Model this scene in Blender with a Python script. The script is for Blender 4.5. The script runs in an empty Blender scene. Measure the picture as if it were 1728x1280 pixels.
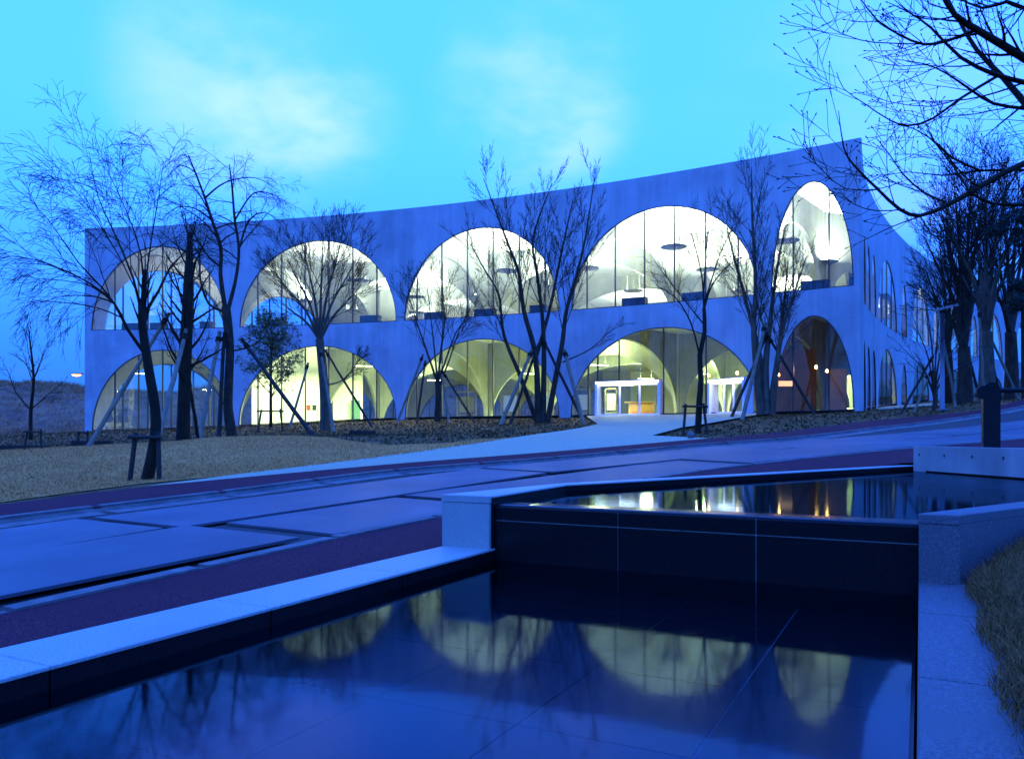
import bpy, bmesh, math, random
import numpy as np
from mathutils import Vector, Matrix
from mathutils.geometry import delaunay_2d_cdt
random.seed(7); rng = np.random.default_rng(7)
S = bpy.context.scene
COL = S.collection
# ------------------------------------------------------------------ camera, sky, sun, exposure
F, HZ, CX, CZ = 1320.0, 735.0, 864.0, 1.0      # focal length and horizon in photo pixels; camera height (m)
cam_d = bpy.data.cameras.new('camera'); cam = bpy.data.objects.new('camera', cam_d); COL.objects.link(cam)
cam.location = (0, 0, CZ); cam.rotation_euler = (math.radians(90), 0, 0)
cam_d.sensor_width = 36; cam_d.lens = 36 * F / 1728; cam_d.shift_y = (HZ - 640) / 1728
cam_d.clip_start = 0.05; cam_d.clip_end = 6000
S.camera = cam
S.view_settings.view_transform = 'Standard'; S.view_settings.look = 'None'
S.view_settings.gamma = 1; S.view_settings.exposure = 0; S.view_settings.use_curve_mapping = False
S.render.engine = 'CYCLES'
S.cycles.use_denoising = True
S.cycles.max_bounces = 8; S.cycles.transparent_max_bounces = 24
S.cycles.sample_clamp_indirect = 4.0; S.cycles.caustics_reflective = False; S.cycles.caustics_refractive = False

W = bpy.data.worlds.new('World'); S.world = W; W.use_nodes = True
nt = W.node_tree; nt.nodes.clear()
def N(t, **kw):
    n = nt.nodes.new(t)
    for k, v in kw.items(): setattr(n, k, v)
    return n
def LK(a, b): nt.links.new(a, b)
tc = N('ShaderNodeTexCoord'); sep = N('ShaderNodeSeparateXYZ'); LK(tc.outputs['Generated'], sep.inputs[0])
def mrange(src, a, b, c, d, mode='SMOOTHSTEP'):
    m = N('ShaderNodeMapRange', interpolation_type=mode)
    m.inputs['From Min'].default_value = a; m.inputs['From Max'].default_value = b
    m.inputs['To Min'].default_value = c; m.inputs['To Max'].default_value = d
    LK(src, m.inputs['Value']); return m.outputs['Result']
def math2(op, a, b):
    m = N('ShaderNodeMath', operation=op)
    for i, v in enumerate((a, b)):
        if isinstance(v, (int, float)): m.inputs[i].default_value = v
        else: LK(v, m.inputs[i])
    return m.outputs[0]
zz = sep.outputs['Z']
comb = N('ShaderNodeCombineXYZ')
LK(mrange(zz, -0.02, 0.40, 0.026, 0.125), comb.inputs[0])
LK(mrange(zz, -0.02, 0.36, 0.20, 0.72), comb.inputs[1])
LK(mrange(zz, -0.02, 0.42, 0.82, 4.8), comb.inputs[2])
# soft clouds: low-frequency noise on a flat layer overhead, thicker in two bands seen above the building
den = math2('ADD', math2('MAXIMUM', zz, 0.0), 0.22)
px = math2('DIVIDE', sep.outputs['X'], den); py = math2('DIVIDE', sep.outputs['Y'], den)
cvec = N('ShaderNodeCombineXYZ'); LK(px, cvec.inputs[0]); LK(py, cvec.inputs[1])
noi = N('ShaderNodeTexNoise'); noi.inputs['Scale'].default_value = 1.7; noi.inputs['Detail'].default_value = 5; noi.inputs['Roughness'].default_value = 0.55
LK(cvec.outputs[0], noi.inputs['Vector'])
noi2 = N('ShaderNodeTexNoise'); noi2.inputs['Scale'].default_value = 0.9; noi2.inputs['Detail'].default_value = 3
LK(cvec.outputs[0], noi2.inputs['Vector'])
def blob(x, y, wd):
    d = Vector(((x - CX) / F, 1, (HZ - y) / F)).normalized()
    vm = N('ShaderNodeVectorMath', operation='DOT_PRODUCT'); LK(tc.outputs['Generated'], vm.inputs[0]); vm.inputs[1].default_value = d
    return mrange(vm.outputs['Value'], math.cos(math.radians(wd)), 1.0, 0.0, 1.0)
bl = math2('ADD', math2('ADD', blob(520, 195, 7), blob(400, 130, 9)), math2('ADD', math2('MULTIPLY', blob(905, 150, 8), 1.35), math2('MULTIPLY', blob(1480, 200, 13), 0.45)))
c1 = mrange(noi.outputs['Fac'], 0.40, 0.68, 0, 1)
c2 = mrange(noi2.outputs['Fac'], 0.5, 0.75, 0, 0.16)
cl = math2('ADD', math2('MULTIPLY', bl, math2('ADD', math2('MULTIPLY', c1, 0.8), 0.05)), math2('MULTIPLY', c2, c1))
ccol = N('ShaderNodeVectorMath', operation='SCALE'); ccol.inputs[0].default_value = (0.38, 0.20, 0.10); LK(cl, ccol.inputs['Scale'])
add = N('ShaderNodeVectorMath', operation='ADD'); LK(comb.outputs[0], add.inputs[0]); LK(ccol.outputs[0], add.inputs[1])
# a trace of the last twilight from a physical sky
sky = N('ShaderNodeTexSky', sky_type='NISHITA'); sky.sun_disc = False
SUN_EL, SUN_ROT = math.radians(4), math.radians(235)
sky.sun_elevation = SUN_EL; sky.sun_rotation = SUN_ROT
sk = N('ShaderNodeVectorMath', operation='MULTIPLY'); LK(sky.outputs[0], sk.inputs[0]); sk.inputs[1].default_value = (0.0015, 0.006, 0.03)
add2 = N('ShaderNodeVectorMath', operation='ADD'); LK(add.outputs[0], add2.inputs[0]); LK(sk.outputs[0], add2.inputs[1])
bg = N('ShaderNodeBackground'); LK(add2.outputs[0], bg.inputs['Color']); bg.inputs['Strength'].default_value = 1.0
wo = N('ShaderNodeOutputWorld'); LK(bg.outputs[0], wo.inputs['Surface'])

sl = bpy.data.lights.new('sun', 'SUN'); sl.energy = 0.12; sl.angle = math.radians(25); sl.color = (0.55, 0.7, 1.0)
sun = bpy.data.objects.new('sun', sl); COL.objects.link(sun)
sdir = Vector((math.sin(SUN_ROT) * 0.8, -0.35, 0.75)).normalized()
sun.rotation_euler = sdir.to_track_quat('Z', 'Y').to_euler(); sun.location = (0, 0, 60)

# ------------------------------------------------------------------ helpers
def tag(o, label=None, cat=None, group=None, kind=None):
    if label: o['label'] = label
    if cat: o['category'] = cat
    if group: o['group'] = group
    if kind: o['kind'] = kind
    return o
def empty(name, loc, label, cat, group=None):
    o = bpy.data.objects.new(name, None); COL.objects.link(o); o.location = loc; o.empty_display_size = 0.2
    return tag(o, label, cat, group)
def obj(name, vf, mat, parent=None, smooth=False, uv=None):
    me = bpy.data.meshes.new(name)
    v, f = vf
    me.from_pydata([tuple(map(float, p)) for p in v] if not isinstance(v, np.ndarray) else v.tolist(), [], f if not isinstance(f, np.ndarray) else f.tolist())
    if uv is not None:
        ul = me.uv_layers.new(name='UVMap')
        li = np.empty(len(me.loops), dtype=np.int32); me.loops.foreach_get('vertex_index', li)
        ul.data.foreach_set('uv', np.asarray(uv, dtype=np.float32)[li].ravel())
    if mat: me.materials.append(mat)
    if smooth: me.polygons.foreach_set('use_smooth', [True] * len(me.polygons))
    me.update()
    o = bpy.data.objects.new(name, me); COL.objects.link(o)
    if parent:
        o.parent = parent
        p = parent; off = Vector((0, 0, 0))
        while p: off += p.location; p = p.parent
        o.location = -off          # vertices are in world coordinates
    return o
def struct(name, vf, mat, smooth=False, uv=None, label=None, kind='structure'):
    return tag(obj(name, vf, mat, None, smooth, uv), label, None, None, kind)
class MB:
    def __init__(s): s.v = []; s.f = []
    def add(s, v, f):
        b = len(s.v); s.v.extend(v); s.f.extend([tuple(i + b for i in q) for q in f]); return s
    def hexa(s, p8):       # bottom 4 (ccw), top 4
        return s.add(p8, [(3, 2, 1, 0), (4, 5, 6, 7), (0, 1, 5, 4), (1, 2, 6, 5), (2, 3, 7, 6), (3, 0, 4, 7)])
    def box(s, a, b):
        (x0, y0, z0), (x1, y1, z1) = a, b
        return s.hexa([(x0, y0, z0), (x1, y0, z0), (x1, y1, z0), (x0, y1, z0), (x0, y0, z1), (x1, y0, z1), (x1, y1, z1), (x0, y1, z1)])
    def prism(s, poly, z0, z1, bev=0.0):
        n = len(poly)
        def zf(z, p): return z(p[0], p[1]) if callable(z) else z
        A = 0
        for i in range(n):
            A += poly[i][0] * poly[(i + 1) % n][1] - poly[(i + 1) % n][0] * poly[i][1]
        if A < 0: poly = poly[::-1]
        if bev > 0:
            c = np.mean(np.array(poly), 0)
            ins = []
            for i in range(n):
                p0, p1, p2 = (np.array(poly[j % n]) for j in (i - 1, i, i + 1))
                e1 = (p1 - p0) / (np.linalg.norm(p1 - p0) + 1e-9); e2 = (p2 - p1) / (np.linalg.norm(p2 - p1) + 1e-9)
                n1 = np.array([-e1[1], e1[0]]); n2 = np.array([-e2[1], e2[0]])
                b = (n1 + n2); b = b / (1 + n1 @ n2 + 1e-6)
                ins.append(tuple(p1 + b * bev))
            v = [(p[0], p[1], zf(z0, p)) for p in poly] + [(p[0], p[1], zf(z1, p) - bev) for p in poly] + [(p[0], p[1], zf(z1, p)) for p in ins]
            f = [tuple(range(n - 1, -1, -1)), tuple(range(2 * n, 3 * n))]
            for i in range(n):
                j = (i + 1) % n
                f += [(i, j, n + j, n + i), (n + i, n + j, 2 * n + j, 2 * n + i)]
            return s.add(v, f)
        v = [(p[0], p[1], zf(z0, p)) for p in poly] + [(p[0], p[1], zf(z1, p)) for p in poly]
        f = [tuple(range(n - 1, -1, -1)), tuple(range(n, 2 * n))] + [(i, (i + 1) % n, n + (i + 1) % n, n + i) for i in range(n)]
        return s.add(v, f)
    def tube(s, pts, rad, n=8, cap=True):
        v, f = tube_np(np.array(pts, float), np.array(rad if hasattr(rad, '__len__') else [rad] * len(pts), float), n)
        b = len(s.v); s.v.extend(map(tuple, v)); s.f.extend([tuple(q + b) for q in f])
        if cap:
            s.f.append(tuple(range(b + n - 1, b - 1, -1))); m = len(s.v)
            s.f.append(tuple(range(m - n, m)))
        return s
    def lathe(s, prof, c, n=20):
        v = []; f = []
        for r, z in prof:
            for k in range(n):
                a = 2 * math.pi * k / n; v.append((c[0] + r * math.cos(a), c[1] + r * math.sin(a), c[2] + z))
        for i in range(len(prof) - 1):
            for k in range(n):
                k2 = (k + 1) % n; f.append((i * n + k, i * n + k2, (i + 1) * n + k2, (i + 1) * n + k))
        f.append(tuple(range(n - 1, -1, -1))); m = len(v); f.append(tuple(range(m - n, m)))
        return s.add(v, f)
    @property
    def vf(s): return s.v, s.f
def tube_np(P, R, n):
    m = len(P)
    T = np.empty_like(P); T[1:-1] = P[2:] - P[:-2]; T[0] = P[1] - P[0]; T[-1] = P[-1] - P[-2]
    T /= np.linalg.norm(T, axis=1)[:, None] + 1e-9
    ref = np.array([0, 0, 1.0]) if abs(T[:, 2]).mean() < 0.8 else np.array([1.0, 0, 0])
    U = np.cross(T, ref); U /= np.linalg.norm(U, axis=1)[:, None] + 1e-9
    V = np.cross(T, U)
    a = np.linspace(0, 2 * np.pi, n, endpoint=False)
    ring = P[:, None, :] + R[:, None, None] * (np.cos(a)[None, :, None] * U[:, None, :] + np.sin(a)[None, :, None] * V[:, None, :])
    i = np.arange(m - 1)[:, None] * n; k = np.arange(n)[None, :]; k2 = (k + 1) % n
    f = np.stack([i + k, i + n + k, i + n + k2, i + k2], -1).reshape(-1, 4)
    return ring.reshape(-1, 3), f

# photo pixel -> ray / point
def at(x, y, Y): return np.array([(x - CX) / F * Y, Y, CZ + (HZ - y) / F * Y])
def atz(x, y, z): return at(x, y, (z - CZ) * F / (HZ - y))

# ------------------------------------------------------------------ materials
def mat(name, c1, c2=None, scale=3.0, rough=0.7, bump=0.0, bscale=None, spec=0.4, stretch=(1, 1, 1), detail=6, c3=None, s3=0.4, metal=0.0, coord='pos', lo=0.35, hi=0.65, bdist=0.02):
    m = bpy.data.materials.new(name); m.use_nodes = True
    t = m.node_tree; b = t.nodes['Principled BSDF']
    b.inputs['Roughness'].default_value = rough; b.inputs['Specular IOR Level'].default_value = spec; b.inputs['Metallic'].default_value = metal
    b.inputs['Base Color'].default_value = (*c1, 1)
    if c2 is None and bump == 0: return m
    if coord == 'pos': src = t.nodes.new('ShaderNodeNewGeometry').outputs['Position']
    elif coord == 'obj': src = t.nodes.new('ShaderNodeTexCoord').outputs['Object']
    else: src = t.nodes.new('ShaderNodeUVMap').outputs[0]
    mp = t.nodes.new('ShaderNodeMapping'); mp.inputs['Scale'].default_value = stretch; t.links.new(src, mp.inputs['Vector'])
    def noise(sc, det=detail):
        n = t.nodes.new('ShaderNodeTexNoise'); n.inputs['Scale'].default_value = sc; n.inputs['Detail'].default_value = det; n.inputs['Roughness'].default_value = 0.6
        t.links.new(mp.outputs[0], n.inputs['Vector']); return n.outputs['Fac']
    def rng_(s, a, b_):
        r = t.nodes.new('ShaderNodeMapRange'); r.inputs['From Min'].default_value = a; r.inputs['From Max'].default_value = b_; t.links.new(s, r.inputs['Value']); return r.outputs[0]
    col = None
    if c2 is not None:
        mx = t.nodes.new('ShaderNodeMix'); mx.data_type = 'RGBA'; mx.inputs['A'].default_value = (*c1, 1); mx.inputs['B'].default_value = (*c2, 1)
        t.links.new(rng_(noise(scale), lo, hi), mx.inputs['Factor']); col = mx.outputs['Result']
        if c3 is not None:
            m2 = t.nodes.new('ShaderNodeMix'); m2.data_type = 'RGBA'; t.links.new(col, m2.inputs['A']); m2.inputs['B'].default_value = (*c3, 1)
            t.links.new(rng_(noise(s3, 3), 0.48, 0.72), m2.inputs['Factor']); col = m2.outputs['Result']
        t.links.new(col, b.inputs['Base Color'])
    if bump > 0:
        bp = t.nodes.new('ShaderNodeBump'); bp.inputs['Strength'].default_value = bump; bp.inputs['Distance'].default_value = bdist
        t.links.new(noise(bscale or scale * 4), bp.inputs['Height']); t.links.new(bp.outputs[0], b.inputs['Normal'])
    return m
def emis(name, c, s):
    m = bpy.data.materials.new(name); m.use_nodes = True; b = m.node_tree.nodes['Principled BSDF']
    b.inputs['Base Color'].default_value = (0.8, 0.8, 0.8, 1); b.inputs['Emission Color'].default_value = (*c, 1); b.inputs['Emission Strength'].default_value = s
    return m
def glass_mat(name, tint=(1, 1, 1), f0=0.07, rough=0.0):
    m = bpy.data.materials.new(name); m.use_nodes = True; t = m.node_tree; t.nodes.clear()
    g = t.nodes.new('ShaderNodeNewGeometry')
    dp = t.nodes.new('ShaderNodeVectorMath'); dp.operation = 'DOT_PRODUCT'; dp.name = 'facing'; t.links.new(g.outputs['Incoming'], dp.inputs[0]); t.links.new(g.outputs['Normal'], dp.inputs[1])
    def mth(op, a, b=None, clamp=False):
        n = t.nodes.new('ShaderNodeMath'); n.operation = op; n.use_clamp = clamp
        for i, v in enumerate((a, b)):
            if v is None: continue
            if isinstance(v, (int, float)): n.inputs[i].default_value = v
            else: t.links.new(v, n.inputs[i])
        return n.outputs[0]
    c = mth('POWER', mth('SUBTRACT', 1.0, mth('ABSOLUTE', dp.outputs['Value']), True), 5.0)
    fr = mth('ADD', mth('MULTIPLY', c, 1 - f0), f0, True)
    tr = t.nodes.new('ShaderNodeBsdfTransparent'); tr.inputs['Color'].default_value = (*tint, 1)
    gl = t.nodes.new('ShaderNodeBsdfGlossy'); gl.inputs['Roughness'].default_value = rough
    mx = t.nodes.new('ShaderNodeMixShader'); t.links.new(fr, mx.inputs[0]); t.links.new(tr.outputs[0], mx.inputs[1]); t.links.new(gl.outputs[0], mx.inputs[2])
    o = t.nodes.new('ShaderNodeOutputMaterial'); t.links.new(mx.outputs[0], o.inputs[0]); return m
def water_mat(name, bstr, bsc, stretch, tint):
    m = glass_mat(name, tint, 0.022, 0.055); t = m.node_tree
    for nd in t.nodes:
        if nd.type == 'BSDF_GLOSSY': nd.inputs['Color'].default_value = (0.31, 0.44, 0.47, 1)
    g = t.nodes.new('ShaderNodeNewGeometry'); mp = t.nodes.new('ShaderNodeMapping'); mp.inputs['Scale'].default_value = stretch; t.links.new(g.outputs['Position'], mp.inputs[0])
    n = t.nodes.new('ShaderNodeTexNoise'); n.inputs['Scale'].default_value = bsc; n.inputs['Detail'].default_value = 3; t.links.new(mp.outputs[0], n.inputs['Vector'])
    bp = t.nodes.new('ShaderNodeBump'); bp.inputs['Strength'].default_value = bstr; bp.inputs['Distance'].default_value = 0.01; t.links.new(n.outputs['Fac'], bp.inputs['Height'])
    for nd in t.nodes:
        if nd.type == 'BSDF_GLOSSY': t.links.new(bp.outputs[0], nd.inputs['Normal'])
    t.links.new(bp.outputs[0], t.nodes['facing'].inputs[1])
    return m
def concrete_mat(name, c1, c2, joint=True):
    m = mat(name, c1, c2, scale=0.55, rough=0.62, bump=0.25, bscale=9, c3=tuple(x * 0.80 for x in c2), s3=0.3, spec=0.35)
    t = m.node_tree; b = t.nodes['Principled BSDF']
    uv = t.nodes.new('ShaderNodeUVMap')
    # vertical run-off streaks
    mp = t.nodes.new('ShaderNodeMapping'); mp.inputs['Scale'].default_value = (1.6, 0.12, 1); t.links.new(uv.outputs[0], mp.inputs[0])
    n = t.nodes.new('ShaderNodeTexNoise'); n.inputs['Scale'].default_value = 1.3; n.inputs['Detail'].default_value = 7; n.inputs['Roughness'].default_value = 0.65; t.links.new(mp.outputs[0], n.inputs['Vector'])
    r = t.nodes.new('ShaderNodeMapRange'); r.inputs['From Min'].default_value = 0.35; r.inputs['From Max'].default_value = 0.7; r.inputs['To Min'].default_value = 1.06; r.inputs['To Max'].default_value = 0.82; t.links.new(n.outputs['Fac'], r.inputs[0])
    # shuttering board joints
    br = t.nodes.new('ShaderNodeTexBrick'); br.offset = 0.0; br.inputs['Scale'].default_value = 1.0; br.inputs['Mortar Size'].default_value = 0.008
    br.inputs['Brick Width'].default_value = 0.9; br.inputs['Row Height'].default_value = 1.8; br.inputs['Color1'].default_value = (1, 1, 1, 1); br.inputs['Color2'].default_value = (0.95, 0.95, 0.95, 1); br.inputs['Mortar'].default_value = (0.82, 0.82, 0.82, 1)
    t.links.new(uv.outputs[0], br.inputs['Vector'])
    src = b.inputs['Base Color'].links[0].from_socket
    m1 = t.nodes.new('ShaderNodeVectorMath'); m1.operation = 'SCALE'; t.links.new(src, m1.inputs[0]); t.links.new(r.outputs[0], m1.inputs['Scale'])
    m2 = t.nodes.new('ShaderNodeVectorMath'); m2.operation = 'MULTIPLY'; t.links.new(m1.outputs[0], m2.inputs[0]); t.links.new(br.outputs['Color'], m2.inputs[1])
    t.links.new(m2.outputs[0], b.inputs['Base Color'])
    return m
M = {}
M['facade'] = concrete_mat('facade_concrete', (0.45, 0.44, 0.445), (0.385, 0.38, 0.385))
M['inner'] = concrete_mat('inner_concrete', (0.36, 0.38, 0.34), (0.29, 0.31, 0.28))
M['ceiling'] = mat('ceiling_paint', (0.72, 0.73, 0.68), (0.66, 0.67, 0.62), 0.6, 0.8)
M['floor_in'] = mat('floor_screed', (0.42, 0.44, 0.34), (0.36, 0.38, 0.28), 1.2, 0.3, 0.02)
M['white'] = mat('white_plaster', (0.78, 0.78, 0.74), (0.72, 0.73, 0.68), 0.8, 0.7)
M['brown'] = mat('brown_render', (0.095, 0.06, 0.035), (0.06, 0.04, 0.024), 1.5, 0.7, 0.1)
M['glass'] = glass_mat('window_glass', (0.95, 0.985, 0.96))
M['frame'] = mat('dark_steel', (0.03, 0.032, 0.036), rough=0.4, metal=0.3)
M['darkbox'] = mat('dark_lacquer', (0.035, 0.04, 0.05), (0.05, 0.055, 0.065), 8, 0.5)
M['disc'] = mat('disc_paint', (0.18, 0.20, 0.22), (0.22, 0.24, 0.26), 5, 0.5)
M['portal'] = mat('white_steel', (0.75, 0.76, 0.78), (0.7, 0.72, 0.74), 4, 0.35)
M['board'] = mat('pale_timber', (0.42, 0.36, 0.16), (0.35, 0.30, 0.13), 4, 0.6, stretch=(1, 1, 6))
M['wood'] = mat('counter_wood', (0.48, 0.27, 0.09), (0.38, 0.2, 0.06), 5, 0.4, stretch=(1, 1, 8))
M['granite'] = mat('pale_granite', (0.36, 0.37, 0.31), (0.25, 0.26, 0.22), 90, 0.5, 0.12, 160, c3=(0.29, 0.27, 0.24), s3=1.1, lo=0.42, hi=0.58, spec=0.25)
M['granite_shaded'] = mat('shaded_granite', (0.15, 0.135, 0.13), (0.075, 0.07, 0.068), 110, 0.6, 0.15, 180, c3=(0.10, 0.095, 0.09), s3=1.3, lo=0.42, hi=0.58, spec=0.15)  # granite of the right side, its shade put into a darker colour
M['black_stone'] = mat('black_granite', (0.006, 0.006, 0.006), (0.010, 0.010, 0.010), 60, 0.22, 0.02, 40, spec=0.10)
M['grout'] = mat('pale_grout', (0.42, 0.42, 0.42), (0.32, 0.32, 0.32), 20, 0.8)
M['soil'] = mat('garden_soil', (0.16, 0.085, 0.03), (0.07, 0.038, 0.015), 3.5, 0.95, 0.9, 6, c3=(0.22, 0.12, 0.045), s3=0.9, spec=0.05, bdist=0.08)
M['lawn'] = mat('dry_lawn', (0.66, 0.235, 0.060), (0.46, 0.165, 0.042), 5, 0.95, 0.8, 45, c3=(0.70, 0.27, 0.075), s3=0.35, spec=0.03, bdist=0.04)
M['straw'] = mat('straw_blades', (0.60, 0.225, 0.06), (0.24, 0.09, 0.025), 30, 0.85, spec=0.05, lo=0.3, hi=0.7)
M['path'] = mat('path_paving', (0.42, 0.345, 0.19), (0.34, 0.285, 0.155), 9, 0.8, 0.15, 60, c3=(0.37, 0.31, 0.17), s3=0.5, spec=0.15)
M['sidewalk'] = mat('red_brown_asphalt', (0.13, 0.030, 0.040), (0.035, 0.009, 0.013), 75, 0.9, 0.6, 90, c3=(0.07, 0.017, 0.024), s3=0.7, spec=0.06, lo=0.45, hi=0.57)
M['road'] = mat('grey_road', (0.085, 0.07, 0.06), (0.045, 0.038, 0.034), 30, 0.9, 0.5, 80, c3=(0.06, 0.05, 0.045), s3=0.6, spec=0.1)
M['plate'] = mat('weathered_steel_plate', (0.080, 0.074, 0.080), (0.054, 0.051, 0.056), 1.6, 0.55, 0.12, 30, c3=(0.112, 0.106, 0.112), s3=0.8, spec=0.2)
M['kerb'] = mat('kerb_concrete', (0.19, 0.16, 0.14), (0.12, 0.10, 0.09), 8, 0.8, 0.3, 50, c3=(0.10, 0.085, 0.078), s3=1.4, spec=0.12)
M['cast'] = mat('fair_faced_concrete', (0.36, 0.32, 0.28), (0.26, 0.235, 0.205), 2.2, 0.7, 0.25, 25, c3=(0.19, 0.17, 0.15), s3=0.8, stretch=(1, 1, 0.45), spec=0.15)
M['black_steel'] = mat('black_painted_steel', (0.008, 0.008, 0.008), (0.012, 0.012, 0.012), 14, 0.5, spec=0.12)
M['lamp_steel'] = mat('blue_grey_steel', (0.12, 0.13, 0.15), rough=0.4, metal=0.4)
M['bark'] = mat('grey_bark', (0.065, 0.044, 0.026), (0.028, 0.02, 0.012), 6, 0.9, 0.8, 18, stretch=(1, 1, 0.4), spec=0.15)
M['bark_dark'] = mat('dark_bark', (0.030, 0.020, 0.010), (0.014, 0.010, 0.005), 6, 0.9, 0.8, 18, stretch=(1, 1, 0.4), spec=0.15)
M['bark_pale'] = mat('pale_bark', (0.13, 0.095, 0.06), (0.065, 0.048, 0.03), 5, 0.9, 0.7, 16, stretch=(1, 1, 0.4), spec=0.15)
M['twig'] = mat('twig_bark', (0.030, 0.020, 0.012), rough=0.85, spec=0.15)
M['pole'] = mat('peeled_pole', (0.22, 0.16, 0.09), (0.13, 0.095, 0.055), 5, 0.8, 0.3, 20, stretch=(1, 1, 0.3))
M['pole_dark'] = mat('dark_pole', (0.030, 0.020, 0.012), (0.016, 0.011, 0.007), 5, 0.85, 0.3, 20, stretch=(1, 1, 0.3))
M['leaf'] = mat('evergreen_leaf', (0.13, 0.15, 0.03), (0.06, 0.075, 0.016), 2.2, 0.5)
M['leaf_dark'] = mat('conifer_needle', (0.016, 0.028, 0.014), (0.008, 0.016, 0.008), 2, 0.6)
M['brush'] = mat('dry_brush', (0.55, 0.24, 0.10), (0.24, 0.11, 0.06), 0.35, 0.95, spec=0.05, lo=0.38, hi=0.62)
M['hill'] = mat('hill_scrub', (0.36, 0.16, 0.085), (0.17, 0.085, 0.055), 0.3, 0.95, 0.9, 1.2, spec=0.05, bdist=0.4)
M['lower_water'] = water_mat('lower_water', 0.028, 5.0, (1.0, 1.6, 1), (0.60, 0.66, 0.80))
M['upper_water'] = water_mat('upper_water', 0.030, 5.0, (1.0, 2.0, 1), (0.35, 0.42, 0.6))
M['bank_straw'] = mat('bank_straw', (0.36, 0.165, 0.052), (0.10, 0.048, 0.018), 40, 0.85, spec=0.04, lo=0.3, hi=0.7)
M['bank'] = mat('bank_thatch', (0.16, 0.08, 0.03), (0.08, 0.04, 0.016), 20, 0.95, 0.8, 60, spec=0.03)
M['rod'] = mat('thin_rod', (0.10, 0.11, 0.11), rough=0.5)
M['lamp_white'] = emis('cool_tube', (0.92, 1.0, 0.80), 9.0)
M['lamp_green'] = emis('gallery_tube', (0.86, 1.0, 0.55), 7.0)
M['lamp_portal'] = emis('portal_light', (0.86, 0.84, 1.0), 5.0)
M['lamp_orange'] = emis('warm_bulb', (1.0, 0.42, 0.08), 60.0)
M['lamp_sodium'] = emis('sodium_lamp', (1.0, 0.16, 0.03), 14.0)
M['red_sign'] = mat('red_sign', (0.6, 0.04, 0.03)); M['black_sign'] = mat('black_sign', (0.02, 0.02, 0.02))
M['teal_door'] = mat('teal_door', (0.12, 0.30, 0.22), rough=0.4)
M['book'] = mat('orange_stock', (0.55, 0.12, 0.03), (0.4, 0.25, 0.1), 9, 0.6)

# ------------------------------------------------------------------ terrain (thin-plate spline through spot heights)
def plane(X, Y): return -0.15 + 0.0321 * X + 0.0442 * Y
ZC = 41.0 / F
Z2 = 1 + (735 - 481) * ZC                  # upper floor sill level
ZR = 1 + (735 - 233) * ZC                  # top of the parapet
sill = [(143, 558), (154, 557.8), (380, 553), (405, 552), (669, 542.3), (682, 541.3), (944, 525), (965, 524), (1279, 497), (1302, 494), (1441, 482), (1453, 481)]
apts = np.array([[(x - CX) / F, 1] for x, y in sill]) * np.array([[(Z2 - 1) * F / (735 - y)] for x, y in sill])
acoef = np.polyfit(apts[:, 0], apts[:, 1], 3)
def fA(X): return np.polyval(acoef, X)
def onA(px):                               # X on the front facade under photo column px
    k = (px - CX) / F; X = k * 50
    for _ in range(40): X = k * fA(X)
    return float(X)
base_px = [(143, 728), (402, 719), (540, 712), (676, 706.5), (815, 704.5), (953, 703), (1120, 700), (1291, 697), (1453, 693)]
spots = []
for a in [(-3, 4.5), (-1, 8), (3, 12), (-5.7, 8.6), (-1.7, 13.7), (6.1, 18.4), (-6.4, 13.6), (1.8, 15.8), (-12, 9), (-3, -3), (4, 5), (-22, 14), (2, 26)]:
    spots.append((*a, plane(*a)))
spots += [(7.6, 14.8, .75), (10.5, 22.7, 1.19), (11.5, 17.6, .96), (18.3, 28, 2.02), (19.6, 30, 2.36), (16.5, 30, 1.98), (12.1, 27.6, 1.46),
          (-9.1, 26, 1.0), (-14.3, 26, .67), (-5.2, 24, .95), (-10, 34, .93), (-18, 34, .78), (-3, 33, 1.15),
          (24.7, 53, 2.9), (37.5, 70, 4.2), (30, 45, 3.2), (40, 50, 4.4), (30, 32, 3.2), (-20, 80, 1.5), (5, 75, 2.5), (25, 70, 3.1),
          (-40, 40, .6), (-50, 70, 1.0), (-34, 20, -.5), (-10, 110, 2.0), (40, 110, 4.6), (20, 8, 1.6), (14, -8, .8), (-20, -8, -.9)]
for x, y in base_px:
    X = onA(x); Y = float(fA(X)); spots.append((X, Y, 1 + (735 - y) * Y / F))
SP = np.array(spots)
def tps_k(r2): return np.where(r2 > 1e-9, r2 * np.log(np.maximum(r2, 1e-9)), 0.0)
_n = len(SP); _K = tps_k(((SP[:, None, :2] - SP[None, :, :2]) ** 2).sum(-1)) + np.eye(_n) * 0.02
_Pm = np.c_[np.ones(_n), SP[:, :2]]
_A = np.block([[_K, _Pm], [_Pm.T, np.zeros((3, 3))]]); _w = np.linalg.solve(_A, np.r_[SP[:, 2], 0, 0, 0])
def terr(X, Y):
    X = np.atleast_1d(np.asarray(X, float)); Y = np.atleast_1d(np.asarray(Y, float))
    out = np.empty(X.shape).ravel(); x = X.ravel(); y = Y.ravel()
    for i in range(0, len(x), 20000):
        xs, ys = x[i:i + 20000], y[i:i + 20000]
        d = (xs[:, None] - SP[None, :, 0]) ** 2 + (ys[:, None] - SP[None, :, 1]) ** 2
        z = tps_k(d) @ _w[:_n] + _w[_n] + _w[_n + 1] * xs + _w[_n + 2] * ys
        w = np.clip((np.hypot(xs, ys - 40) - 75) / 60, 0, 1); w = w * w * (3 - 2 * w)
        out[i:i + 20000] = z * (1 - w) + 1.6 * w
    return out.reshape(X.shape)
def tz(X, Y): return float(terr(X, Y)[0])
_Ys = np.concatenate([np.linspace(1.6, 40, 1500), np.linspace(40, 120, 900)[1:]])
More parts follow.
